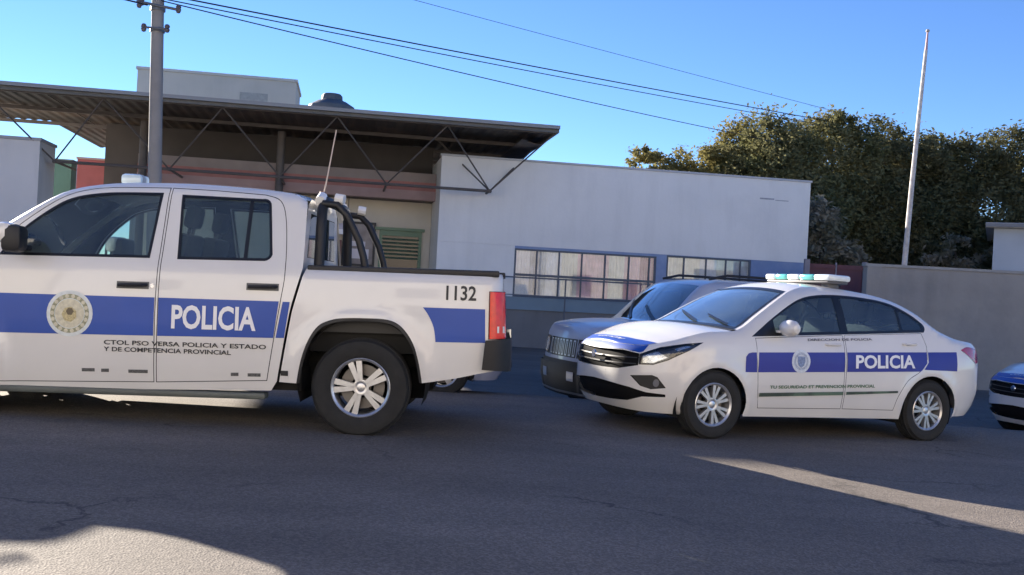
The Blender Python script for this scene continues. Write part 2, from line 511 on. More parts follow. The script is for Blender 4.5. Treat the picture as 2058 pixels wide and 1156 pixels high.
def wheel(parent, x, y, z, Rt, Rr, wid, style, sg, rot=0.0, steer=0.0):
    """wheel part: hub + brake disc, children tyre and rim. outer face towards sg*y"""
    hub = MB().lathe([(0.001, -.05), (.07, -.05), (.07, .02), (.001, .02)], 20).lathe([(.09, -.03), (Rr * .72, -.03), (Rr * .72, -.01), (.09, -.01)], 28, closed=True)
    w = hub.build("wheel", mat("brake_steel", (.16, .15, .145), .45, .9), parent, True)
    w.location = (x, y, z); w.rotation_euler = (0, rot, (0 if sg > 0 else math.pi) + steer)
    h = wid / 2
    prof = [(Rr - .012, -h * .80), (Rr + .012, -h * .92), (Rt - .055, -h), (Rt - .02, -h * .93), (Rt - .004, -h * .72), (Rt, -h * .4), (Rt, 0), (Rt, h * .4), (Rt - .004, h * .72), (Rt - .02, h * .93), (Rt - .055, h), (Rr + .012, h * .92), (Rr - .012, h * .80)]
    t = MB().lathe(prof, 56, caps=False)
    for q in range(4):       # tread grooves as thin raised ribs
        yy = -h * .6 + q * h * .4
        t.lathe([(Rt - .002, yy - .012), (Rt + .005, yy - .010), (Rt + .005, yy + .010), (Rt - .002, yy + .012)], 56, caps=False)
    t.build("tyre", mat("rubber", (.018, .018, .018), .85, var=.25, vscale=12, bump=.2, bscale=120), w, True)
    r = MB()
    ho = h * .78
    r.lathe([(Rr - .004, -h * .8), (Rr - .004, ho), (Rr - .016, ho + .008), (Rr - .032, ho - .004), (Rr - .036, ho - .04), (Rr - .03, -h * .8)], 48, closed=True)
    sp0 = ho - .03
    n = {'twin5': 5, 'multi': 7, 'five': 5}[style]
    for k in range(n):
        a = 2 * math.pi * k / n + .3
        if style == 'twin5':
            bars = [(.055, -.20, -.16), (.055, .20, .16)]
        elif style == 'multi':
            bars = [(.05, -.10, -.16), (.05, .10, .16)]
        else:
            bars = [(.05, 0, 0)]
        for r0, a0, a1 in bars:
            A = (r0 * math.cos(a + a0), r0 * math.sin(a + a0)); B = ((Rr - .02) * math.cos(a + a1), (Rr - .02) * math.sin(a + a1))
            wd = {'twin5': (.016, .024), 'multi': (.010, .016), 'five': (.03, .04)}[style]
            r.prism(bar2(A, B, *wd), sp0 - .02, sp0 + .016)
    r.lathe([(.001, sp0 - .02), (.064, sp0 - .02), (.062, sp0 + .014), (.05, sp0 + .016), (.034, sp0 + .010), (.03, sp0 + .012), (.001, sp0 + .013)], 24)
    r.build("rim", mat("alloy", (.55, .55, .56), .33, .75, var=.1, vscale=20), w, True)
    return w

def seat(mb, x, y, z, w=.48, d=.5, hb=.62, lean=.2):
    mb.box(x - d / 2, x + d / 2, y - w / 2, y + w / 2, z, z + .16, .04)
    M = Matrix.Translation((x - d / 2 + .02, y, z + .1)) @ Matrix.Rotation(-lean, 4, 'Y')
    mb.box(-.07, .07, -w / 2, w / 2, 0, hb, .04, M)
    mb.box(-.05, .05, -.13, .13, hb + .05, hb + .24, .04, M)
    mb.box(-.012, .012, -.06, -.04, hb - .02, hb + .08, 0, M); mb.box(-.012, .012, .04, .06, hb - .02, hb + .08, 0, M)

BLACK = lambda: mat("black_plastic", (.013, .013, .015), .55, var=.15, vscale=9)
SHUT = lambda: mat("shut_gap", (.006, .006, .006), .9)
TRIM = lambda: mat("black_trim", (.012, .012, .013), .3)
CHROME = lambda: mat("chrome", (.75, .75, .76), .12, 1.0)
SEAT = lambda: mat("seat_fabric", (.055, .058, .062), .9, var=.2, vscale=30)
WHITE = lambda: mat("white_paint", (.71, .69, .66), .26, coat=.7, var=.05, vscale=1.6)
BLUE = lambda: mat("police_blue", (.006, .060, .36), .45, coat=.05, var=.06, vscale=3)
BLUE2 = lambda: mat("police_indigo", (.022, .028, .27), .45, coat=.05, var=.06, vscale=3)
DECALW = lambda: mat("decal_white", (.82, .82, .84), .4)
DECALK = lambda: mat("decal_black", (.02, .02, .022), .5)
GLASS = lambda: glass_mat("car_glass", (.55, .66, .67), 2.2, dust_sheen=.09)
GLASSD = lambda: glass_mat("car_glass_dark", (.26, .32, .34), 2.0, dust_sheen=.05)
GLASSW = lambda: glass_mat("windscreen_glass", (.50, .62, .64), 3.0, dust_sheen=.07)
LAMPG = lambda: glass_mat("lamp_lens", (.78, .80, .82), 1.6)
RED = lambda: mat("red_lens", (.78, .018, .010), .2, coat=.15, var=.15, vscale=25)

def inset(P, d):
    """shrink polygon P by d (either winding)"""
    n = len(P); A = sum(P[i][0] * P[(i+1) % n][1] - P[(i+1) % n][0] * P[i][1] for i in range(n))
    sg = 1 if A > 0 else -1; out = []
    for i in range(n):
        a, b, c = P[i-1], P[i], P[(i+1) % n]
        def nrm(p, q):
            dx, dy = q[0]-p[0], q[1]-p[1]; L = math.hypot(dx, dy) or 1
            return (-dy / L * sg, dx / L * sg)
        n1, n2 = nrm(a, b), nrm(b, c)
        k = max(.35, 1 + n1[0]*n2[0] + n1[1]*n2[1])
        out.append((b[0] + d * (n1[0]+n2[0]) / k, b[1] + d * (n1[1]+n2[1]) / k))
    return out

def along(fn, a, b, n=20):
    return [(a + (b - a) * k / n, fn(a + (b - a) * k / n)) for k in range(n + 1)]

def wheel_well(parent, x, z, r, y0, y1, sg):
    mb = MB(); pts = arc(x, z, r, -20, 200, 22)
    A = [mb.bm.verts.new((a, sg * y0, b)) for a, b in pts]; B = [mb.bm.verts.new((a, sg * y1, b)) for a, b in pts]
    for k in range(len(pts) - 1): mb.bm.faces.new((A[k], A[k+1], B[k+1], B[k]))
    mb.bm.faces.new(B)
    return mb.build("wheel_well", SHUT(), parent, True)

def place_vehicle(root, x, y, yaw, pitch=0.0, roll=0.0, z=None):
    root.location = (x, y, gz(x, y) if z is None else z)
    root.rotation_mode = 'QUATERNION'
    M = Matrix.Rotation(yaw, 3, 'Z') @ Matrix.Rotation(-pitch, 3, 'Y') @ Matrix.Rotation(roll, 3, 'X')
    root.rotation_quaternion = M.to_quaternion()

# ================================================================== THE SETTING
def grid_sheet(name, x0, x1, y0, y1, dx, dy, zoff, material, fn=gz):
    xs = np.arange(x0, x1 + 1e-6, dx); ys = np.arange(y0, y1 + 1e-6, dy)
    V = [(x, y, fn(x, y) + zoff) for y in ys for x in xs]; nx = len(xs)
    F = [(j*nx+i, j*nx+i+1, (j+1)*nx+i+1, (j+1)*nx+i) for j in range(len(ys)-1) for i in range(nx-1)]
    me = bpy.data.meshes.new(name); me.from_pydata(V, [], F)
    me.polygons.foreach_set("use_smooth", [True] * len(me.polygons))
    return link(name, me, None, None, material)

ASPH = asphalt_mat("asphalt", (.108, .091, .079), (.25, .215, .18), (.18, .155, .132))
YARD = asphalt_mat("yard_paving", (.095, .088, .082), (.18, .165, .15), (.08, .072, .066))
def gzfar(x, y):
    return gz(x, y)
# one big sheet to the horizon, finer near the camera
xs = sorted(set([-900, -400, -180, -90, -50] + list(np.arange(-30, 31, 1.0)) + [50, 90, 180, 400, 900]))
ys = sorted(set([-400, -180, -90, -50, -30] + list(np.arange(-16, 46, .8)) + [60, 90, 180, 400, 1200]))
V = [(x, y, gz(x, y)) for y in ys for x in xs]; nx = len(xs)
me = bpy.data.meshes.new("ground")
me.from_pydata(V, [], [(j*nx+i, j*nx+i+1, (j+1)*nx+i+1, (j+1)*nx+i) for j in range(len(ys)-1) for i in range(nx-1)])
me.polygons.foreach_set("use_smooth", [True] * len(me.polygons))
structure(link("ground", me, None, None, YARD))
structure(grid_sheet("road", -60, 60, -3.2, 12.0, .5, .4, .012, ASPH))

# ================================================================== PICKUP
def build_pickup():
    root = thing("pickup_truck", "white double-cab police pickup with blue side stripe, black roll bar and number 1132", "pickup")
    W = [(.25, .885), (.38, .915), (.55, .935), (.8, .945), (1.0, .942), (1.18, .925), (1.28, .905), (1.33, .885), (1.6, .79), (1.85, .70), (1.95, .63), (2.0, .58)]
    zt = [(.40, 1.292), (.432, 1.292), (.455, 1.80), (.50, 1.845), (.58, 1.885), (.75, 1.905), (1.0, 1.925), (1.5, 1.945), (1.95, 1.935), (2.2, 1.905), (2.4, 1.85), (2.6, 1.73), (2.85, 1.55), (3.2, 1.305), (3.3, 1.295), (3.7, 1.28), (4.2, 1.24), (4.7, 1.22)]
    xn = [(.3, 4.02), (.5, 4.12), (.8, 4.15), (1.0, 4.12), (1.2, 4.02)]
    xr = [(.3, -1.12), (.7, -1.135), (1.3, -1.11)]
    cr = [(.4, .0), (.5, .02), (.9, .035), (2.2, .035), (2.5, .03), (3.2, .03), (3.5, .06), (4.7, .04)]
    crx = [(2.3, 0), (2.6, .05), (3.2, .14), (3.35, .02), (3.6, 0)]
    sh = Shell(W, zt, xn, xr, 3.45, 1.25, -.98, 1.0, qf=.42, corner_r=.13, rr=.05, hh=.07, cr=cr, crx=crx, bow=.012, mid=1.2,
               flares=((-.03, .40, .52, .022, .07), (3.25, .40, .52, .022, .07)))
    white = WHITE(); T = sh.top()
    fdoor = [(1.562, .372), (2.78, .342), (2.79, .7), (2.87, 1.0), (2.93, 1.30)] + curve([(2.93, 1.30), (2.72, 1.545), (2.45, 1.765), (2.25, 1.858), (2.0, 1.893), (1.562, 1.903)], 5)[1:]
    fwin = [(1.642, 1.335), (2.80, 1.325)] + curve([(2.80, 1.335), (2.66, 1.535), (2.45, 1.715), (2.30, 1.795), (2.1, 1.835), (1.9, 1.848), (1.612, 1.853)], 5)
    rdoor = [(1.548, .372), (1.548, 1.903), (1.2, 1.893), (.80, 1.870)] + curve([(.80, 1.870), (.67, 1.82), (.61, 1.65), (.578, 1.28), (.60, 1.03), (.69, .41)], 5)[1:]
    rwin = [(1.422, 1.333), (1.456, 1.843), (.82, 1.828)] + arc(.80, 1.775, .055, 90, 180, 4) + [(.70, 1.42)] + arc(.755, 1.40, .06, 190, 265, 4)
    arch_r = [(.462, .40), (.43, .58), (.375, .74), (.303, .85), (.21, .897), (.113, .915), (-.06, .92), (-.232, .913), (-.34, .86), (-.43, .738), (-.48, .58), (-.507, .431)]
    arch_r = curve(arch_r, 4)
    cab_out = [(.66, .335), (2.83, .29), (2.80, .34), (2.805, .7), (2.885, 1.0), (2.95, 1.275)] + along(sh.zt, 3.18, .475, 40) + [(.462, 1.78), (.452, 1.5), (.447, 1.29), (.512, 1.03), (.53, .95), (.615, .41)]
    for sg in (1, -1):
        S = sh.side(sg)
        skin("cab_side", [(cab_out, [fdoor, rdoor], S)], white, root)
        skin("shut_lining", [(inset(cab_out, .015), [inset(fwin, -.01), inset(rwin, -.01)], sh.side(sg, -.022))], SHUT(), root, .12)
        for nm, door, win, hs, hz in (("front", fdoor, fwin, 1.745, 1.118), ("rear", rdoor, rwin, .745, 1.135)):
            d = skin("door", [(inset(door, .006), [win], S)], white, root)
            skin("window", [(inset(win, .014), [], sh.side(sg, -.006))], GLASS(), d)
            skin("window_seal", [(inset(win, -.004), [inset(win, .018)], sh.side(sg, .0015))], TRIM(), d)
            h = MB()
            yy = sh.P(hs, hz).y
            h.tube([(hs + .11, sg * (yy - .01), hz), (hs + .10, sg * (yy + .035), hz), (hs - .08, sg * (yy + .035), hz + .004), (hs - .11, sg * (yy - .01), hz + .004)], .014, 8)
            h.build("handle", BLACK(), d, True)
            skin("handle_recess", [([(hs - .125, hz - .028), (hs + .125, hz - .028), (hs + .125, hz + .028), (hs - .125, hz + .028)], [], sh.side(sg, .0015))], mat("recess_grey", (.10, .10, .10), .5), d)
            if nm == "front":
                skin("lock_cylinder", [([(hs - .15 + .016*math.cos(q*.52), hz + .016*math.sin(q*.52)) for q in range(12)], [], sh.side(sg, .003))], CHROME(), d)
            if nm == "rear":
                skin("window_divider", [([(.885, 1.34), (.915, 1.34), (.915, 1.835), (.885, 1.835)], [], sh.side(sg, .0))], TRIM(), d)
        # front fender and nose
        fen = [(2.895, 1.005), (2.965, 1.27)] + along(sh.zt, 3.2, 4.70, 24) + [(4.70, .46), (4.2, .44), (3.76, .46)] + curve([(3.74, .44), (3.70, .7), (3.52, .88), (3.25, .92), (2.98, .88), (2.83, .72), (2.815, .70)], 4)
        skin("fender", [(fen, [[(4.12, .55), (4.68, .55), (4.68, .98), (4.22, .98)], [(3.72, .92), (4.20, .86), (4.22, 1.06), (3.85, 1.08)]], S)], white, root)
        skin("headlight", [([(3.73, .925), (4.19, .867), (4.21, 1.052), (3.855, 1.072)], [], sh.side(sg, -.004))], mat("headlight_unit", (.35, .36, .38), .15, .3, coat=1.0), root)
        skin("grille_half", [([(4.12, .55), (4.70, .55), (4.70, .98), (4.22, .98)], [], sh.side(sg, -.02))], BLACK(), root)
        for q in range(3):
            z0 = .62 + q * .12
            skin("grille_bar", [([(4.14, z0), (4.70, z0), (4.70, z0 + .03), (4.14, z0 + .03)], [], sh.side(sg, -.004))], CHROME(), root)
        # bed side
        bed = [(.427, 1.29)] + [(.492, 1.03), (.512, .95), (.597, .405)] + arch_r + [(-.75, .47), (-.97, .522), (-1.17, .56), (-1.17, .78)] + \
              [(-1.008, .785), (-1.008, 1.155), (-1.17, 1.155), (-1.17, 1.292)]
        skin("bed_side", [(bed, [], S)], white, root)
        skin("bed_lining", [(inset([(.43, 1.28), (.50, 1.03), (.60, .405)] + arch_r + [(-.97, .53), (-1.17, .56), (-1.17, 1.28)], .01), [], sh.side(sg, -.025))], SHUT(), root, .12)
        skin("arch_trim", [([(p[0], p[1]) for p in arch_r] + [(p[0] * .955 - .001, .40 + (p[1] - .40) * .95) for p in arch_r[::-1]], [], sh.side(sg, -.004))], BLACK(), root)
        tl = skin("tail_light", [([(-1.01, .79), (-1.175, .79), (-1.175, 1.15), (-1.01, 1.15)], [], sh.side(sg, .012))], RED(), root, .03)
        skin("tail_light_rim", [([(-1.003, .783), (-1.178, .783), (-1.178, 1.157), (-1.003, 1.157)], [], sh.side(sg, .003))], mat("dark_red", (.10, .006, .006), .3), tl)
        skin("reverse_lamp", [([(-1.06, .835), (-1.13, .835), (-1.13, .885), (-1.06, .885)], [], sh.side(sg, .016))], mat("clear_lens", (.8, .72, .70), .15, coat=.6), tl)
        wheel_well(root, -.03, .42, .50, .87, .35, sg); wheel_well(root, 3.25, .42, .48, .86, .35, sg)
        # stripes
        skin("stripe", [([(1.572, .733), (2.775, .722), (2.86, 1.027), (1.572, 1.028)], [], sh.side(sg, .003))], BLUE(), root)
        skin("stripe", [([(1.540, .733), (1.540, 1.028), (.615, 1.028), (.648, .745)], [], sh.side(sg, .003))], BLUE(), root)
        skin("stripe", [([(.585, 1.026), (.53, 1.026), (.565, .747), (.63, .746)], [], sh.side(sg, .003))], BLUE(), root)
        rd = curve([(-.497, 1.017), (-.545, .95), (-.585, .86), (-.602, .752)], 4)
        skin("rear_stripe", [(rd + [(-.985, .757), (-.978, 1.017)], [], sh.side(sg, .003))], BLUE(), root)
        # crest
        ol = mat("crest_olive", (.30, .30, .19), .5, var=.35, vscale=60); cr_ = mat("crest_cream", (.62, .58, .44), .5, var=.2, vscale=40)
        cw = decal_disc(sh, "crest", 2.219, .885, .178, mat("crest_white", (.66, .70, .70), .45, var=.12, vscale=30), root, .005, sg)
        decal_disc(sh, "crest_ring", 2.219, .885, .150, ol, cw, .007, sg, r0=.118)
        decal_disc(sh, "crest_field", 2.219, .885, .112, cr_, cw, .007, sg)
        for q in range(18):
            a = 2 * math.pi * q / 18
            decal_disc(sh, "crest_leaf", 2.219 + .134*math.cos(a), .885 + .134*math.sin(a), .016, cr_, cw, .009, sg, n=8)
        decal_disc(sh, "crest_emblem", 2.219, .878, .060, mat("crest_tan", (.50, .42, .22), .5, var=.4, vscale=90), cw, .010, sg, n=7)
        decal_disc(sh, "crest_emblem", 2.215, .90, .030, mat("crest_brown", (.13, .10, .06), .5), cw, .012, sg, n=6)
        # lettering
        s0 = 1.434 if sg > 0 else .784
        decal_text("police_lettering", sh, "POLICIA", .245, s0, .792, DECALW(), root, .007, .65, .008, sg=sg)
        s1 = 1.95 if sg > 0 else .69
        decal_text("small_lettering", sh, "CTOL PSO VERSA POLICIA Y ESTADO", .048, s1, .655, DECALK(), root, .001, 1.25, .005, slope=.0, sg=sg)
        decal_text("small_lettering", sh, "Y DE COMPETENCIA PROVINCIAL", .048, s1, .603, DECALK(), root, .001, .98, .005, slope=.0, sg=sg)
        s2 = -.672 if sg > 0 else -.906
        decal_text("fleet_number", sh, "1132", .155, s2, 1.078, DECALK(), root, .003, .234, .005, sg=sg)
        for a, w_ in ((2.12, .10), (1.97, .06), (1.76, .15), (.97, .06), (.84, .10)):
            skin("door_badge", [([(a, .440), (a - w_, .442), (a - w_, .468), (a, .466)], [], sh.side(sg, .003))], mat("badge_grey", (.09, .09, .09), .5, var=.6, vscale=70), root)
        skin("sill_badge", [([(.585, .455), (.525, .455), (.525, .495), (.585, .495)], [], sh.side(sg, .003))], DECALK(), root)
        # sill / side step
        MB().box(.70, 2.76, min(sg * .80, sg * .93), max(sg * .80, sg * .93), .265, .315, .015).build("side_step", mat("step_grey", (.09, .10, .09), .5, var=.2), root, True)
        # mirror
        m = MB().box(-.07, .08, -.12, .12, -.10, .11, .045, Matrix.Translation((2.60, sg * 1.06, 1.44)) @ Matrix.Rotation(sg * .2, 4, 'Z'))
        m.box(2.56, 2.64, min(sg * .86, sg * .98), max(sg * .86, sg * .98), 1.36, 1.40, .01)
        mo = m.build("mirror", BLACK(), root, True)
        MB().box(-.07, .05, -.13, .13, -.03, .118, .04, Matrix.Translation((2.665, sg * 1.06, 1.445)) @ Matrix.Rotation(sg * .2, 4, 'Z')).build("mirror_cap", white, mo, True)
        wheel(root, -.03, sg * .80, .378, .378, .242, .255, 'twin5', sg, rot=.25)
        wheel(root, 3.25, sg * .80, .378, .378, .242, .255, 'twin5', sg, rot=.9)
    skin("roof", [([(.49, -1), (2.405, -1), (2.405, 1), (.49, 1)], [], T)], white, root, .08)
    skin("windscreen", [([(2.43, -.94), (3.17, -.94), (3.17, .94), (2.43, .94)], [], T)], GLASSW(), root, .08)
    skin("windscreen_pillar", [([(2.405, -1), (3.2, -1), (3.2, -.94), (2.43, -.94), (2.43, .94), (3.2, .94), (3.2, 1), (2.405, 1)], [], T)], white, root, .08)
    skin("hood", [([(3.24, -.99), (4.68, -.99), (4.68, .99), (3.24, .99)], [], T)], white, root, .08)
    skin("cowl", [([(3.17, -1), (3.235, -1), (3.235, 1), (3.17, 1)], [], T)], BLACK(), root, .08)
    # tailgate, rear wall of the cab, bed tub
    def tg(y, z): return Vector((sh.xr(z), y, z))
    tg.center = Vector((0, 0, .9))
    skin("tailgate", [([(-.75, .58), (.75, .58), (.75, 1.29), (-.75, 1.29)], [], tg)], white, root, .1)
    def cb(y, z): return Vector((.462 + .02 * (1.9 - z), y, z))
    cb.center = Vector((1.2, 0, 1.5))
    cabw = [(-.86, .9), (.86, .9), (.86, 1.33), (.66, 1.80), (.55, 1.855), (-.55, 1.855), (-.66, 1.80), (-.86, 1.33)]
    rwn = [(-.62, 1.38), (.62, 1.38), (.54, 1.74), (-.54, 1.74)]
    skin("cab_rear_wall", [(cabw, [rwn], cb)], white, root, .1)
    skin("rear_window", [(inset(rwn, .005), [], cb)], GLASSD(), root, .1)
    b = MB()
    b.box(-1.07, .42, -.82, .82, .80, .84)
    b.box(.39, .42, -.84, .84, .84, 1.26)
    b.box(-1.08, -1.05, -.80, .80, .84, 1.27)
    for sg in (1, -1): b.box(-1.07, .42, min(sg * .80, sg * .825), max(sg * .80, sg * .825), .84, 1.27)
    b.build("bed_tub", BLACK(), root)
    c = MB()
    for sg in (1, -1):
        c.box(-1.08, .42, min(sg * .79, sg * .865), max(sg * .79, sg * .865), 1.268, 1.318, .012)
    c.box(-1.125, -1.06, -.74, .74, 1.272, 1.308, .01)
    c.build("bed_rail_cap", BLACK(), root, True)
    MB().box(-1.04, .40, -.79, .79, 1.245, 1.29, .01).build("tonneau_cover", mat("tonneau", (.02, .02, .022), .7, bump=.3, bscale=60), root, True)
    # roll bar
    rb = MB()
    for xo in (.36,):
        rb.tube([(xo, -.70, 1.30), (xo, -.66, 1.62), (xo, -.62, 1.78), (xo, -.52, 1.845), (xo, 0, 1.86), (xo, .52, 1.845), (xo, .62, 1.78), (xo, .66, 1.62), (xo, .70, 1.30)], .042, 10)
    for sg in (1, -1):
        rb.tube([(.36, sg * .62, 1.82), (.24, sg * .63, 1.81), (.16, sg * .63, 1.73), (.06, sg * .62, 1.53), (.02, sg * .62, 1.40), (.0, sg * .62, 1.30)], .030, 10)
    ro = rb.build("roll_bar", BLACK(), root, True, angle=60)
    for sg in (1, -1):
        MB().tube([(.385, sg * .50, 1.885), (.385, sg * .61, 1.84)], .040, 10).build("roll_bar_cap", mat("cap_white", (.75, .74, .72), .35), ro, True)
        MB().tube([(.26, sg * .60, 1.865), (.19, sg * .61, 1.855)], .042, 10).build("roll_bar_cap", MATS["cap_white"], ro, True)
    # bumpers
    bmp = [(-.965, .555), (-.985, .78), (-1.2, .80), (-1.98, .66), (-1.98, .53), (-1.3, .53), (-1.12, .54)]
    skin("rear_bumper", [(bmp, [], sh.side(1, .06)), (bmp, [], sh.side(-1, .06))], BLACK(), root)
    MB().box(-1.20, -1.05, -.78, .78, .54, .62, .03).build("rear_bumper_beam", BLACK(), root, True)
    fb = [(3.75, .32), (4.7, .30), (4.7, .56), (3.78, .56)]
    skin("front_bumper", [(fb, [], sh.side(1, .05)), (fb, [], sh.side(-1, .05))], white, root)
    u = MB(); u.box(-.3, 3.9, -.45, .45, .36, .55); u.box(-.9, .4, -.74, .74, .64, .82); u.box(.45, 3.0, -.80, .80, .33, .50)
    u.tube([(-.03, -.75, .378), (-.03, .75, .378)], .06, 10); u.tube([(3.25, -.75, .378), (3.25, .75, .378)], .05, 10)
    u.box(-1.0, 3.8, .42, .52, .52, .62); u.box(-1.0, 3.8, -.52, -.42, .52, .62)
    u.build("underbody", mat("underbody", (.012, .012, .012), .9), root)
    # interior
    it = MB()
    for y in (-.38, .38): seat(it, 1.85, y, .80, hb=.66)
    seat(it, .95, 0, .82, w=1.25, hb=.60); 
    for y in (-.42, .42): it.box(.62, .74, y - .13, y + .13, 1.50, 1.70, .04)
    it.build("seats", SEAT(), root, True)
    d = MB(); d.box(2.55, 3.12, -.78, .78, .85, 1.22, .06); d.box(2.35, 2.9, -.12, .12, .6, .95, .03); d.box(.6, 3.0, -.82, .82, .50, .56)
    for sg in (1, -1): d.box(.60, 2.95, min(sg * .80, sg * .845), max(sg * .80, sg * .845), .52, 1.29)
    d.build("dashboard", BLACK(), root, True)
    sw = MB()
    M = Matrix.Translation((2.42, .38, 1.17)) @ Matrix.Rotation(R(-62), 4, 'Y')
    ring = [M @ Vector((.19 * math.cos(a), .19 * math.sin(a), 0)) for a in np.linspace(0, 2 * math.pi, 25)]
    sw.tube(ring, .016, 8, caps=False); sw.tube([M @ Vector((-.18, 0, 0)), M @ Vector((.18, 0, 0))], .014, 6); sw.tube([M @ Vector((0, 0, 0)), M @ Vector((0, 0, -.25))], .03, 8)
    sw.build("steering_wheel", BLACK(), root, True)
    # beacon on the roof
    bk = MB().box(2.00, 2.18, -.08, .14, 1.945, 1.962, .01).build("beacon_base", mat("beacon_base", (.55, .56, .56), .5), root, True)
    lens = mat("beacon_lens", (.55, .66, .70), .12, coat=.8, var=.15, vscale=8)
    for y0, y1, m in ((-.08, -.015, lens), (-.01, .07, mat("beacon_grey", (.30, .34, .38), .4)), (.075, .14, lens)):
        MB().box(2.0, 2.18, y0, y1, 1.963, 2.06, .03).build("beacon_lens", m, bk, True)
    MB().tube([(.40, .45, 1.86), (.37, .45, 2.0), (.30, .45, 2.44)], .008, 6, r2=.005).build("aerial", mat("aerial_cream", (.55, .45, .38), .5), root, True)
    MB().tube([(.405, .45, 1.84), (.398, .45, 1.93)], .022, 8).build("aerial_base", mat("aerial_brown", (.16, .08, .05), .5), root, True)
    return root

pickup = build_pickup()
place_vehicle(pickup, -1.16, 8.62, R(180.3), R(-1.17))

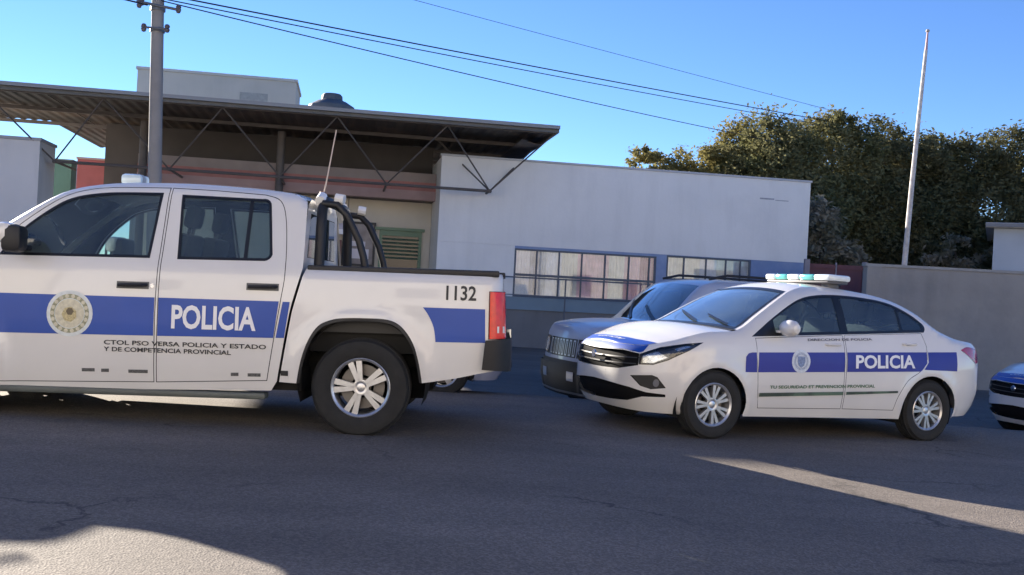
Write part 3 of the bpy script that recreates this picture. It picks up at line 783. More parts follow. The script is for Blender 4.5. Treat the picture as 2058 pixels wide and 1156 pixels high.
# ================================================================== SALOON CARS
def build_sedan():
    root = thing("police_sedan", "white police saloon with indigo side stripe and green-white roof light bar", "car")
    W = [(.12, .76), (.2, .80), (.35, .845), (.55, .863), (.75, .86), (.84, .847), (.93, .822), (1.1, .752), (1.3, .66), (1.42, .57), (1.5, .50)]
    zt = [(-1.55, 1.0), (-1.1, 1.0), (-.75, 1.015), (-.55, 1.03), (-.33, 1.085), (0.0, 1.275), (.3, 1.385), (.6, 1.43), (1.0, 1.452), (1.3, 1.442), (1.5, 1.395), (1.7, 1.30), (2.0, 1.125), (2.2, 1.005), (2.3, .972), (2.6, .95), (2.9, .90), (3.1, .845), (3.425, .785), (3.7, .785), (3.85, .79)]
    xn = [(.12, 3.12), (.25, 3.22), (.4, 3.29), (.55, 3.29), (.7, 3.27), (.8, 3.2), (.9, 3.05)]
    xr = [(.2, -.84), (.35, -.99), (.55, -1.06), (.75, -1.05), (.95, -1.05), (1.02, -1.05)]
    cr = [(-1.55, .0), (-.9, .015), (-.5, .03), (0, .035), (.6, .04), (1.2, .04), (1.6, .035), (2.2, .02), (2.45, .05), (2.9, .06), (3.3, .05), (3.85, .01)]
    crx = [(-.7, -.02), (-.3, -.10), (0, -.06), (.4, 0), (1.4, 0), (1.8, .03), (2.2, .05), (2.3, .04), (2.6, .01), (3.85, 0)]
    sh = Shell(W, zt, xn, xr, 2.5, 1.35, -.36, 1.19, qf=.62, qr=.48, rr=.055, hh=.08, cr=cr, crx=crx, bow=.015, mid=1.2,
               flares=((2.515, .30, .37, .012, .05), (-.06, .30, .38, .012, .05)))
    white = WHITE(); T = sh.top()
    fa = arc(2.515, .295, .345, 192, -12, 20)
    ra = arc(-.06, .29, .365, 188, -8, 20)
    outl = [(.30, .215), (2.17, .205)] + fa + [(2.9, .20), (3.3, .195), (3.85, .205)] + along(sh.zt, 3.85, -1.55, 90) + [(-1.55, .30), (-1.0, .26), (-.43, .255)] + ra
    dlo = curve([(2.139, .935), (1.85, 1.125), (1.53, 1.300), (1.25, 1.368), (.88, 1.388), (.44, 1.364), (.2, 1.295), (.0, 1.185), (-.045, 1.125), (-.018, 1.082)], 5)
    head = [(2.72, .855), (2.85, .775), (3.05, .675), (3.2, .625), (3.36, .617), (3.375, .71), (3.175, .785), (2.925, .832)]
    gril = [(3.365, .61), (3.6, .565), (3.85, .555), (3.85, .725), (3.6, .735), (3.38, .715)]
    fog = [(3.45, .515), (3.2, .535), (3.14, .52), (3.04, .43), (3.2, .408), (3.32, .43)]
    low = [(3.85, .445), (3.675, .43), (3.45, .41), (3.25, .378), (3.04, .372), (3.04, .348), (3.3, .335), (3.5, .285), (3.85, .265)]
    tail = curve([(-.50, .93), (-.62, .962), (-.80, .955), (-1.02, .93)], 4) + curve([(-1.02, .84), (-.84, .80), (-.72, .84), (-.58, .90)], 4)
    fd = [(1.062, .30), (2.03, .285), (2.06, .45), (2.085, .7), (2.10, .925), (1.062, 1.005)]
    rd = [(1.045, .30), (1.045, 1.005), (.02, 1.073), (-.01, .95)] + curve([(.0, .82), (.09, .70), (.25, .60), (.36, .44), (.40, .30)], 4)
    fg = curve([(1.86, 1.10), (1.53, 1.278), (1.25, 1.343), (1.08, 1.355)], 4) + [(1.08, 1.035), (1.86, .985)]
    rg = [(.985, 1.358)] + curve([(.86, 1.362), (.44, 1.338), (.30, 1.295)], 4) + [(.30, 1.085), (.985, 1.042)]
    qg = curve([(.265, 1.285), (.15, 1.245), (.02, 1.165), (.0, 1.125)], 4) + [(.02, 1.108), (.265, 1.09)]
    holes = [dlo, head, gril, fog, low, tail, fd, rd]
    for sg in (1, -1):
        S = sh.side(sg)
        skin("body_side", [(outl, holes, S)], white, root)
        skin("shut_lining", [(inset([(.30, .25), (2.12, .25), (2.10, .9), (0, 1.06), (.05, .75), (.26, .62)], .004), [], sh.side(sg, -.02))], SHUT(), root, .12)
        for poly, gl, hs, hz in ((fd, fg, 1.20, .905), (rd, rg, .22, .955)):
            d = skin("door", [(inset(poly, .005), [], S)], white, root)
            skin("window", [(gl, [], sh.side(sg, -.004))], GLASS(), d)
            yy = sh.P(hs, hz).y
            MB().tube([(hs + .09, sg * (yy - .01), hz), (hs + .08, sg * (yy + .025), hz), (hs - .07, sg * (yy + .025), hz + .006), (hs - .09, sg * (yy - .01), hz + .006)], .011, 8).build("handle", white, d, True)
        skin("quarter_window", [(qg, [], sh.side(sg, -.004))], GLASSD(), root)
        skin("window_surround", [(dlo, [fg, rg, qg], sh.side(sg, .0))], TRIM(), root, .04)
        h = skin("headlight", [(head, [], sh.side(sg, -.03))], mat("lamp_black", (.04, .04, .05), .25, .2), root, .03)
        skin("headlight_reflector", [([(3.06, .70), (3.2, .645), (3.33, .635), (3.34, .70), (3.2, .755)], [], sh.side(sg, -.018))], mat("reflector", (.6, .6, .62), .2, .8, var=.4, vscale=30), h, .02)
        skin("headlight_reflector", [([(2.84, .815), (2.98, .765), (3.02, .785), (2.92, .82)], [], sh.side(sg, -.018))], MATS["reflector"], h, .02)
        skin("headlight_lens", [(head, [], sh.side(sg, .002))], LAMPG(), h, .03)
        skin("headlight_edge", [(head, [inset(head, .010)], sh.side(sg, .003))], TRIM(), h, .03)
        skin("grille", [(gril, [], sh.side(sg, -.03))], mat("grille_matt", (.008, .008, .009), .9, spec=.15), root, .04)
        for q in range(2):
            z0 = .605 + q * .055
            skin("grille_slat", [([(3.40, z0 + .012), (3.85, z0), (3.85, z0 + .012), (3.40, z0 + .022)], [], sh.side(sg, -.012))], mat("dark_chrome", (.05, .05, .055), .4, .3), root, .03)
        fo = skin("fog_recess", [(fog, [], sh.side(sg, -.025))], BLACK(), root, .04)
        skin("fog_lamp", [([(3.15 + .035*math.cos(k*.5), .465 + .035*math.sin(k*.5)) for k in range(13)], [], sh.side(sg, -.012))], mat("fog_glass", (.25, .25, .27), .15, .4), fo, .02)
        skin("lower_grille", [(low, [], sh.side(sg, -.03))], MATS["grille_matt"], root, .04)
        t = skin("tail_light", [(tail, [], sh.side(sg, .004))], mat("red_lens_car", (.38, .012, .03), .12, coat=.8, var=.2, vscale=20), root, .03)
        MB().lathe([(.001, 0), (.038, 0), (.034, .012), (.001, .014)], 20, c=(3.30, 0, .665), axis='X').build("front_emblem", CHROME(), root, True) if sg > 0 else None
        wheel_well(root, 2.515, .30, .36, .775, .40, sg); wheel_well(root, -.06, .30, .375, .775, .40, sg)
        # stripe on the flank, cut by the doors
        top_ = lambda a: .790 + (2.21 - a) * .0445
        bot_ = lambda a: .610 + (2.21 - a) * .0400
        def st(a, b): return [(a, bot_(a)), (a, top_(a)), (b, top_(b)), (b, bot_(b))]
        skin("stripe", [([(2.215, .612), (2.215, .75), (2.19, .782), (2.15, top_(2.15)), (2.098, top_(2.098)), (2.085, bot_(2.085))], [], sh.side(sg, .003))], BLUE2(), root)
        skin("stripe", [(st(2.072, 1.07), [], sh.side(sg, .003))], BLUE2(), root)
        skin("stripe", [([(1.037, bot_(1.037)), (1.037, top_(1.037)), (.005, top_(.0)), (.01, .78), (.075, .71), (.10, bot_(.1))], [], sh.side(sg, .003))], BLUE2(), root)
        skin("stripe", [([(.05, bot_(.05) + .018), (-.012, .79), (-.012, top_(-.0)), (-.42, top_(-.42)), (-.41, bot_(-.41))], [], sh.side(sg, .003))], BLUE2(), root)
        c = decal_disc(sh, "crest", 1.593, .735, .108, mat("crest_pale", (.62, .66, .72), .45, var=.15, vscale=40), root, .005, sg)
        decal_disc(sh, "crest_ring", 1.593, .735, .082, mat("crest_blue", (.40, .45, .55), .5, var=.4, vscale=60), c, .007, sg, r0=.062)
        skin("crest_emblem", [([(1.593 + a, .735 + b) for a, b in ((-.045, .045), (.045, .045), (.045, -.005), (.03, -.04), (0, -.06), (-.03, -.04), (-.045, -.005))], [], sh.side(sg, .008))], mat("crest_slate", (.20, .26, .42), .5, var=.5, vscale=60), c, .03)
        decal_text("police_lettering", sh, "POLICIA", .17, .935 if sg > 0 else .175, .693 if sg > 0 else .72, DECALW(), root, .005, .76, .008, slope=.04 * sg, sg=sg)
        decal_text("sill_lettering", sh, "DIRECCION DE POLICIA", .030, 1.50 if sg > 0 else .72, .925 if sg > 0 else .955, mat("decal_grey", (.12, .12, .14), .5), root, .0008, .80, .005, slope=.055 * sg, sg=sg)
        decal_text("door_lettering", sh, "TU SEGURIDAD ET PREVENCION PROVINCIAL", .040, 1.93 if sg > 0 else .70, .470 if sg > 0 else .52, mat("decal_green", (.05, .14, .07), .5), root, .001, 1.25, .005, slope=.04 * sg, sg=sg)
        for mo in ([(2.045, .395), (2.045, .430), (1.07, .470), (1.07, .438)], [(1.035, .442), (1.035, .470), (.385, .497), (.385, .477)]): skin("door_moulding", [(mo, [], sh.side(sg, .012))], mat("moulding", (.045, .065, .050), .5, second=(.10, .16, .11), sscale=3, thr=(.42, .55)), root)
        # mirror
        m = MB().lathe([(.001, -.11), (.05, -.10), (.078, -.06), (.085, 0), (.075, .06), (.045, .095), (.001, .105)], 18)
        M = Matrix.Translation((1.80, sg * .925, 1.035)) @ Matrix.Diagonal((.85, 1.05, .92, 1))
        bmesh.ops.transform(m.bm, matrix=M, verts=m.bm.verts)
        m.box(1.78, 1.86, min(sg * .80, sg * .86), max(sg * .80, sg * .86), .985, 1.01, .008)
        m.build("mirror", white, root, True)
        wheel(root, 2.515, sg * .755, .305, .305, .207, .19, 'multi', sg, rot=.3)
        wheel(root, -.06, sg * .755, .305, .305, .207, .19, 'multi', sg, rot=1.1)
    skin("roof", [([(.33, -1), (1.52, -1), (1.52, 1), (.33, 1)], [], T)], white, root, .08)
    skin("windscreen_pillar", [([(1.52, -1), (2.25, -1), (2.25, -.925), (1.56, -.925), (1.56, .925), (2.25, .925), (2.25, 1), (1.52, 1)], [], T)], white, root, .06)
    skin("windscreen", [([(1.56, -.925), (2.24, -.925), (2.24, .925), (1.56, .925)], [], T)], GLASSW(), root, .06)
    skin("windscreen_band", [([(1.55, -.935), (2.25, -.935), (2.25, .935), (1.55, .935)], [[(1.60, -.89), (2.20, -.89), (2.20, .89), (1.60, .89)]], sh.top(.003))], TRIM(), root, .06)
    skin("cowl", [([(2.245, -.97), (2.31, -.97), (2.31, .97), (2.245, .97)], [], T)], BLACK(), root, .06)
    skin("hood", [([(2.315, -1), (3.85, -1), (3.85, 1), (2.315, 1)], [], T)], white, root, .05)
    # blue band and wiped lettering on the front of the hood
    bl = [(3.22, -.99), (3.845, -.99), (3.845, .99), (3.22, .99), (3.30, .6), (3.34, 0), (3.30, -.6)]
    fb_ = [(3.385, .722), (3.6, .741), (3.85, .731)] + along(lambda a: sh.zt(a) - .002, 3.85, 3.30, 12) + [(3.34, .735)]
    for sg in (1, -1): skin("hood_band", [(fb_, [], sh.side(sg, .003))], BLUE(), root, .04)
    skin("hood_band", [(bl, [], sh.top(.003))], BLUE(), root, .05)
    V, F, w, hgt = text_tris("POLICIA", .16, .004)
    k = 1.0 / w
    pts = [(3.46 + (y - hgt / 2) * .9, (x - w / 2) * k) for x, y in V]
    skin("hood_lettering", [((pts, F), (), sh.top(.008))], DECALW(), root)
    for wp in ([(2.18, .10), (2.205, .10), (2.03, -.70), (2.015, -.70)], [(2.18, .75), (2.205, .75), (2.08, .12), (2.065, .12)]): skin("windscreen_wiper", [(wp, [], sh.top(.014))], TRIM(), root, .08)
    skin("rear_window", [([(-.42, -.88), (.30, -.90), (.30, .90), (-.42, .88)], [], T)], GLASSD(), root, .06)
    skin("rear_pillar", [([(-.45, -1), (.33, -1), (.33, 1), (-.45, 1)], [[(-.42, -.88), (.30, -.90), (.30, .90), (-.42, .88)]], T)], white, root, .06)
    skin("boot_lid", [([(-1.55, -1), (-.46, -1), (-.46, 1), (-1.55, 1)], [], T)], white, root, .06)
    pl = MB().box(3.268, 3.285, -.21, .21, .46, .545, .004).build("number_plate", mat("plate_dark", (.10, .10, .11), .4, var=.6, vscale=40), root, True)
    u = MB(); u.box(-.62, 2.9, -.45, .45, .20, .34); u.box(.34, 2.13, -.80, .80, .215, .30); u.box(2.72, 2.95, -.45, .45, .24, .70); u.box(-.60, -.45, -.5, .5, .28, .85)
    for x in (2.515, -.06): u.tube([(x, -.7, .305), (x, .7, .305)], .04, 8)
    u.build("underbody", mat("underbody", (.012, .012, .012), .9), root)
    it = MB()
    for y in (-.36, .36): seat(it, 1.25, y, .48, w=.46, hb=.58)
    seat(it, .45, 0, .50, w=1.2, hb=.52)
    it.build("seats", SEAT(), root, True)
    d = MB(); d.box(1.70, 2.12, -.70, .70, .55, .94, .06); d.box(-.3, 2.2, -.72, .72, .32, .36); d.box(-.40, .12, -.60, .60, .93, .97)
    for sg in (1, -1): d.box(.0, 2.05, min(sg * .72, sg * .765), max(sg * .72, sg * .765), .32, .98)
    d.build("dashboard", BLACK(), root, True)
    M = Matrix.Translation((1.66, .36, .96)) @ Matrix.Rotation(R(-65), 4, 'Y')
    sw = MB(); sw.tube([M @ Vector((.18 * math.cos(a), .18 * math.sin(a), 0)) for a in np.linspace(0, 2*math.pi, 25)], .015, 8, caps=False)
    sw.tube([M @ Vector((-.17, 0, 0)), M @ Vector((.17, 0, 0))], .013, 6); sw.tube([M @ Vector((0, 0, 0)), M @ Vector((0, 0, -.22))], .028, 8)
    sw.build("steering_wheel", BLACK(), root, True)
    # roof light bar
    lb = MB().box(.74, 1.00, -.47, .47, 1.500, 1.525, .01)
    for y in (-.36, .36): lb.box(.80, .94, y - .05, y + .05, 1.455, 1.505, .01)
    lb = lb.build("light_bar", mat("bar_base", (.10, .10, .11), .5), root, True)
    clear = mat("bar_clear", (.75, .80, .80), .15, coat=.7, var=.08, vscale=8); green = mat("bar_green", (.13, .50, .45), .15, coat=.7, var=.15, vscale=9)
    for y0, y1, m in ((-.50, -.34, clear), (-.335, -.15, green), (-.145, .04, clear), (.045, .26, green), (.265, .50, clear)):
        MB().box(.73, 1.01, y0, y1, 1.526, 1.590, .024).build("bar_lens", m, lb, True)
    return root

sedan = build_sedan()
place_vehicle(sedan, 3.81, 10.67, R(203.86), .023)
sedan2 = copy_tree(sedan)
tag(sedan2, "police saloon cut off by the right picture edge, only its blue bonnet and grille showing", "car")
tag(sedan, "white police saloon with indigo stripe and green-white roof light bar beside grey SUV", "car")
place_vehicle(sedan2, 9.70, 13.75, R(196), 0.0)

# ================================================================== BOXY CARS (grey SUV, small hatchback)
def build_suv():
    root = thing("parked_suv", "grey-blue boxy SUV with slotted grille and black bumper, half hidden behind police saloon", "suv")
    W = [(.15, .80), (.3, .86), (.5, .895), (.8, .895), (.98, .88), (1.08, .85), (1.35, .79), (1.58, .72), (1.66, .68), (1.75, .6)]
    zt = [(-1.7, 1.60), (-.6, 1.62), (0, 1.655), (.6, 1.67), (1.2, 1.67), (1.5, 1.66), (1.7, 1.62), (1.85, 1.52), (2.1, 1.29), (2.27, 1.14), (2.38, 1.115), (2.8, 1.10), (3.2, 1.06), (3.5, 1.03), (4.1, 1.03)]
    xn = [(.15, 3.18), (.3, 3.26), (.5, 3.29), (.75, 3.27), (.95, 3.24), (1.1, 3.18)]
    xr = [(.2, -.70), (.5, -.82), (1.0, -.80), (1.6, -.66)]
    cr = [(-1.7, .01), (0, .03), (1.3, .03), (1.6, .025), (2.3, .02), (2.6, .05), (4.1, .01)]
    crx = [(1.3, 0), (1.7, .05), (2.3, .10), (2.45, .04), (2.8, 0)]
    sh = Shell(W, zt, xn, xr, 2.93, 1.06, -.55, 1.0, corner_f=.30, corner_r=.16, rr=.05, hh=.08, cr=cr, crx=crx, bow=.012, mid=1.2,
               flares=((2.57, .35, .42, .03, .05), (0, .35, .42, .03, .05)))
    paint = mat("suv_paint", (.36, .39, .48), .3, .05, coat=.6, var=.05, vscale=3); T = sh.top()
    fa = arc(2.57, .35, .40, 195, -15, 18); ra = arc(0, .35, .40, 195, -15, 18)
    outl = [(.39, .24), (2.18, .24)] + fa + [(3.0, .52), (3.99, .52)] + along(sh.zt, 3.99, -1.55, 80) + [(-1.55, .30), (-.4, .25)] + ra
    sMax = sh.sMax
    gr = [(3.57, .68), (sMax, .68), (sMax, .90), (3.57, .90)]
    hl = [(3.31, .69), (3.55, .68), (3.55, .90), (3.31, .91)]
    fd = [(1.14, .30), (2.06, .30), (2.10, .7), (2.12, 1.06), (2.0, 1.25), (1.72, 1.47), (1.55, 1.575), (1.14, 1.60)]
    fw = [(1.22, 1.10), (2.02, 1.08), (1.93, 1.20), (1.70, 1.42), (1.54, 1.535), (1.22, 1.55)]
    rd = [(1.12, .30), (1.12, 1.60), (.22, 1.575), (.10, 1.4), (.12, 1.0), (.30, .78), (.44, .55), (.47, .30)]
    rw = [(1.04, 1.10), (1.04, 1.55), (.28, 1.53), (.20, 1.38), (.20, 1.12)]
    qw = [(.08, 1.13), (.08, 1.50), (-.48, 1.47), (-.50, 1.20)]
    for sg in (1, -1):
        S = sh.side(sg)
        skin("body_side", [(outl, [gr, hl, fd, rd, qw], S)], paint, root)
        skin("shut_lining", [([(.48, .28), (2.1, .28), (2.12, 1.05), (.12, 1.05), (.3, .8)], [], sh.side(sg, -.02))], SHUT(), root, .12)
        for p, w in ((fd, fw), (rd, rw)):
            d = skin("door", [(inset(p, .006), [w], S)], paint, root)
            skin("window", [(inset(w, .004), [], sh.side(sg, -.006))], GLASSD(), d)
        skin("quarter_window", [(inset(qw, .004), [], sh.side(sg, -.006))], GLASSD(), root)
        skin("grille", [(gr, [], sh.side(sg, -.03))], TRIM(), root, .05)
        for q in range(4):
            a = 3.60 + q * .105
            skin("grille_bar", [([(a, .695), (a + .058, .695), (a + .058, .885), (a, .885)], [[(a + .014, .712), (a + .044, .712), (a + .044, .868), (a + .014, .868)]], sh.side(sg, .004))], mat("grille_silver", (.52, .54, .58), .3, .6), root, .04)
        h = skin("headlight", [(hl, [], sh.side(sg, -.01))], TRIM(), root, .04)
        decal_disc(sh, "headlight_lens", 3.43, .795, .085, mat("suv_lamp", (.55, .57, .60), .12, .5, coat=1), h, .006, sg)
        decal_disc(sh, "headlight_ring", 3.43, .795, .098, CHROME(), h, .010, sg, r0=.08)
        bp = [(2.98, .26), (sMax, .25), (sMax, .60), (3.02, .60)]
        b = skin("front_bumper", [(bp, [], sh.side(sg, .045)), ([(3.0, .597), (sMax, .597), (sMax, .64), (3.0, .64)], [], sh.side(sg, .02))], BLACK(), root, .05)
        skin("fog_lamp", [([(3.50, .42), (3.66, .42), (3.66, .52), (3.50, .52)], [], sh.side(sg, .052))], mat("fog_white", (.55, .57, .60), .25, coat=.6), b, .04)
        skin("bumper_chin", [([(3.05, .285), (sMax, .275), (sMax, .295), (3.05, .305)], [], sh.side(sg, .05))], mat("chin_silver", (.30, .31, .33), .4, .5), b, .05)
        for ax in (2.57, 0): skin("arch_trim", [(arc(ax, .35, .43, 195, -15, 18) + arc(ax, .35, .375, -15, 195, 18), [], sh.side(sg, .006))], BLACK(), root)
        skin("tail_light", [([(-.60, .92), (-.80, .92), (-.80, 1.15), (-.60, 1.15)], [], sh.side(sg, .006))], RED(), root, .05)
        wheel_well(root, 2.57, .35, .41, .81, .4, sg); wheel_well(root, 0, .35, .41, .81, .4, sg)
        MB().box(1.90, 2.04, min(sg*.90, sg*1.08), max(sg*.90, sg*1.08), 1.06, 1.22, .04).build("mirror", BLACK(), root, True)
        wheel(root, 2.57, sg * .78, .345, .345, .222, .215, 'five', sg, rot=.2); wheel(root, 0, sg * .78, .345, .345, .222, .215, 'five', sg)
        rr = MB(); rr.tube([(-.4, sg * .60, 1.70), (-.2, sg * .61, 1.735), (1.35, sg * .61, 1.745), (1.6, sg * .60, 1.69)], .016, 8)
        rr.build("roof_rail", BLACK(), root, True)
    skin("roof", [([(-1.55, -1), (1.70, -1), (1.70, 1), (-1.55, 1)], [], T)], paint, root, .08)
    wsh = [(1.74, -.93), (2.28, -.93), (2.28, .93), (1.74, .93)]
    skin("windscreen", [(wsh, [], T)], GLASSW(), root, .08)
    skin("windscreen_pillar", [([(1.70, -1), (2.32, -1), (2.32, 1), (1.70, 1)], [wsh], T)], paint, root, .06)
    skin("cowl", [([(2.32, -1), (2.40, -1), (2.40, 1), (2.32, 1)], [], T)], BLACK(), root, .06)
    skin("hood", [([(2.405, -1), (sMax, -1), (sMax, 1), (2.405, 1)], [], T)], paint, root, .08)
    for wp in ([(2.24, -.05), (2.28, -.05), (2.02, -.78), (1.99, -.78)], [(2.24, .70), (2.28, .70), (2.10, .05), (2.07, .05)]): skin("windscreen_wiper", [(wp, [], sh.top(.012))], TRIM(), root, .08)
    u = MB(); u.box(-.6, 3.0, -.6, .6, .24, .45); u.box(.4, 2.15, -.82, .82, .26, .36); u.box(2.95, 3.15, -.7, .7, .3, .9); u.box(-.62, -.45, -.7, .7, .3, 1.0)
    u.build("underbody", mat("underbody", (.012, .012, .012), .9), root)
    it = MB()
    for y in (-.38, .38): seat(it, 1.30, y, .60, hb=.62)
    seat(it, .35, 0, .62, w=1.25, hb=.60); it.build("seats", SEAT(), root, True)
    d = MB(); d.box(1.75, 2.3, -.72, .72, .6, 1.07, .06); d.box(-.5, 2.2, -.76, .76, .36, .40)
    for sg in (1, -1): d.box(-.4, 2.05, min(sg * .77, sg * .81), max(sg * .77, sg * .81), .36, 1.05)
    d.build("dashboard", BLACK(), root, True)
    return root

suv = build_suv()
place_vehicle(suv, 3.78, 13.68, R(200), 0.0)
suv.scale = (1, 1, 1.05)
hatch = copy_tree(suv)
for ch in list(hatch.children):
    if ch.name.startswith("roof_rail"): bpy.data.objects.remove(ch)
tag(hatch, "parked car hidden behind white pickup, only one alloy wheel visible below its bumper", "car")
place_vehicle(hatch, -.74, 11.95, R(180), 0.0)
hatch.scale = (.86, .86, .80)
ahead = copy_tree(suv)  # SUV copy added out of view to shape the left foreground shadow
tag(ahead, "unseen grey SUV added beyond the left picture edge to shade the road", "suv")
place_vehicle(ahead, -6.50, 9.50, R(180), 0.0)
ahead.scale = (1, 1, 1.08)

# ================================================================== BUILDINGS
BA = R(9.5)
def site(name, label, cat, group=None): return thing(name, label, cat, (0, 25, 0), BA, group)
def bworld(x, y, z): return Vector((x * math.cos(BA) - y * math.sin(BA), 25 + x * math.sin(BA) + y * math.cos(BA), z))

def part(parent, name, material, *boxes, bev=0):
    mb = MB()
    for b in boxes: mb.box(*b, bev)
    return mb.build(name, material, parent, bev > 0)

# ---- white hall with the window strips
hall = site("white_hall", "plain pale grey rendered hall with two strip windows behind grey SUV", "building")
wallm = mat("hall_render", (.76, .735, .71), .85, streak=.07, var=.05, vscale=.6, second=(.68, .66, .645), thr=(.48, .75), sscale=.5, bump=.15, bscale=14)
Y1 = .28
part(hall, "wall", wallm, (-1.93, 7.85, 0, Y1, 2.30, 4.42))
part(hall, "side_wall", wallm, (-1.93, -1.66, Y1, 8.0, -.7, 4.42))
part(hall, "side_wall", wallm, (7.58, 7.85, Y1, 8.0, -.7, 4.42))
part(hall, "back_wall", wallm, (-1.66, 7.58, 7.7, 8.0, -.7, 4.42))
part(hall, "flat_roof", mat("roof_felt", (.12, .12, .12), .9), (-1.66, 7.58, Y1, 7.7, 4.22, 4.34))
part(hall, "coping", mat("coping", (.46, .46, .48), .8, var=.1, vscale=3), (-1.96, 7.88, -.03, Y1 + .03, 4.422, 4.475))
part(hall, "stain", mat("hall_stain", (.34, .34, .37), .9, var=.3, vscale=12), (6.45, 6.85, -.006, -.003, 3.90, 3.94))
part(hall, "stain", MATS["hall_stain"], (6.88, 7.25, -.006, -.003, 3.885, 3.905))
bluem = mat("blue_band", (.19, .26, .43), .8, var=.10, vscale=1.5, second=(.25, .31, .46), sscale=1.2)
part(hall, "wall", wallm, (-1.93, .02, 0, Y1, 1.02, 2.297))
part(hall, "painted_band", bluem, (3.73, 4.0, 0, Y1, 1.02, 2.297), (6.30, 7.85, 0, Y1, 1.02, 2.297), (4.0, 6.30, 0, Y1, 1.02, 1.66), (.02, 3.73, .0, Y1, 2.235, 2.297), (4.0, 6.30, .0, Y1, 2.285, 2.297))
part(hall, "ledge", mat("teal_ledge", (.17, .24, .30), .7, var=.1, vscale=2), (-1.95, 7.87, -.06, Y1, .70, 1.017))
part(hall, "dado", mat("dado_grey", (.17, .17, .175), .85, streak=.12, var=.15, vscale=1.2), (-1.93, 7.85, -.01, Y1, -.8, .697))
darkf = mat("window_frame_dark", (.075, .095, .13), .5)
def strip_window(x0, x1, z0, z1, transom, cols, curt):
    w = part(hall, "window", darkf, (x0, x1, .02, .08, z0, z0 + .045), (x0, x1, .02, .08, z1 - .045, z1), (x0, x0 + .05, .02, .08, z0 + .045, z1 - .045), (x1 - .05, x1, .02, .08, z0 + .045, z1 - .045))
    n = len(cols) - 1
    rows = [(z0 + .045, transom - .03), (transom + .03, z1 - .045)] if transom else [(z0 + .045, z1 - .045)]
    if transom: part(w, "transom", darkf, (x0 + .05, x1 - .05, .015, .085, transom - .03, transom + .03))
    for c in cols[1:-1]:
        for ra, rb in rows: part(w, "mullion", darkf, (c - .018, c + .018, .02, .08, ra, rb))
    for i in range(n):
        for j, (ra, rb) in enumerate(rows):
            a = cols[i] + (.05 if i == 0 else .022); b = cols[i + 1] - (.05 if i == n - 1 else .022)
            part(w, "pane", glass_mat("window_glass", (.95, .96, .97), 1.0), (a, b, .045, .052, ra, rb))
    for i, c in enumerate(curt):
        a = x0 + (x1 - x0) * i / len(curt); b = x0 + (x1 - x0) * (i + 1) / len(curt)
        mb = MB(); k = 14
        pts = [(a + (b - a) * q / k, .066 + .008 * math.sin(q * 2.4 + i)) for q in range(k + 1)]
        A = [mb.bm.verts.new((px, py, z0 + (0.06 if (i % 3) else .0))) for px, py in pts]; B = [mb.bm.verts.new((px, py, z1)) for px, py in pts]
        for q in range(k): mb.bm.faces.new((A[q], A[q+1], B[q+1], B[q]))
        mb.build("curtain", c, w, True)
cu_w = mat("curtain_white", (.90, .91, .92), .9, var=.12, vscale=6); cu_p = mat("curtain_pink", (.88, .62, .66), .9, var=.15, vscale=5)
cu_c = mat("curtain_cream", (.90, .87, .76), .9, var=.15, vscale=5); cu_g = mat("curtain_grey", (.55, .60, .66), .9, var=.2, vscale=5); cu_m = mat("curtain_mauve", (.45, .26, .36), .9, var=.2, vscale=5)
strip_window(.02, 3.73, 1.02, 2.235, 1.58, [.02, .60, 1.18, 1.77, 2.38, 3.01, 3.55, 3.73], [cu_w, cu_g, cu_w, cu_c, cu_p, cu_p, cu_c, cu_p, cu_m])
strip_window(4.0, 6.30, 1.66, 2.285, None, [4.0, 4.48, 5.08, 5.62, 6.02, 6.30], [cu_c, cu_c, cu_w, cu_c, cu_g])
rail = site("window_railing", "thin dark metal railing in front of the left strip window", "railing")
part(rail, "top_rail", darkf, (-.9, 3.5, -.36, -.33, 1.49, 1.525))
part(rail, "bottom_rail", darkf, (-.9, 3.5, -.36, -.33, 1.06, 1.085))
for q in range(3):
    part(rail, "post", darkf, (-.9 + q * 2.18, -.87 + q * 2.18, -.365, -.325, -.4, 1.53))

# ---- canopy with space-frame truss
can = site("truss_canopy", "wide flat brown metal canopy roof on a steel space truss, left of hall", "canopy")
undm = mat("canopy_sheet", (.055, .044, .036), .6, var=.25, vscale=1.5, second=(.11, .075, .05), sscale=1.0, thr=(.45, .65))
steel = mat("truss_steel", (.10, .085, .08), .6, var=.2, vscale=5)
CX0, CX1 = -14.0, .55
# corrugated roof sheets, one part per sheet of 1.03 m
nsh = 14; wsh_ = (CX1 - CX0) / nsh
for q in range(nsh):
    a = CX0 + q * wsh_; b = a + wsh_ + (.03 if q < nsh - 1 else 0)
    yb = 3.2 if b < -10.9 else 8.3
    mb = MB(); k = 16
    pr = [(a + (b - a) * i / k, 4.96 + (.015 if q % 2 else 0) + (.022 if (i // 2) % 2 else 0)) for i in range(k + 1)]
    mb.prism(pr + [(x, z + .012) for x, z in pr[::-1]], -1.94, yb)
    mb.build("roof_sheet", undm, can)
part(can, "fascia", mat("fascia_grey", (.10, .10, .10), .5, .3, var=.15, vscale=4), (CX0, CX1 + .03, -2.03, -1.95, 4.88, 5.045))
part(can, "gutter", mat("gutter_light", (.22, .225, .235), .5, .3), (CX0, CX1 + .03, -2.13, -2.035, 4.955, 5.035))
part(can, "side_fascia", MATS["fascia_grey"], (CX1 - .02, CX1 + .03, -1.94, 8.3, 4.88, 5.04))
for yy in (-1.85, .6, 3.05, 5.5, 7.9):
    part(can, "purlin", steel, (CX0 if yy < 3.2 else -10.85, CX1 - .03, yy - .03, yy + .03, 4.87, 4.955))
tops_y = [-1.85, .6, 3.05, 5.5, 7.9]; bots_y = [-.62, 1.82, 4.27]
tx = [.5 - 2.5 * i for i in range(6)]; bx = [-.78 - 2.5 * i for i in range(5)]
zb = 3.56
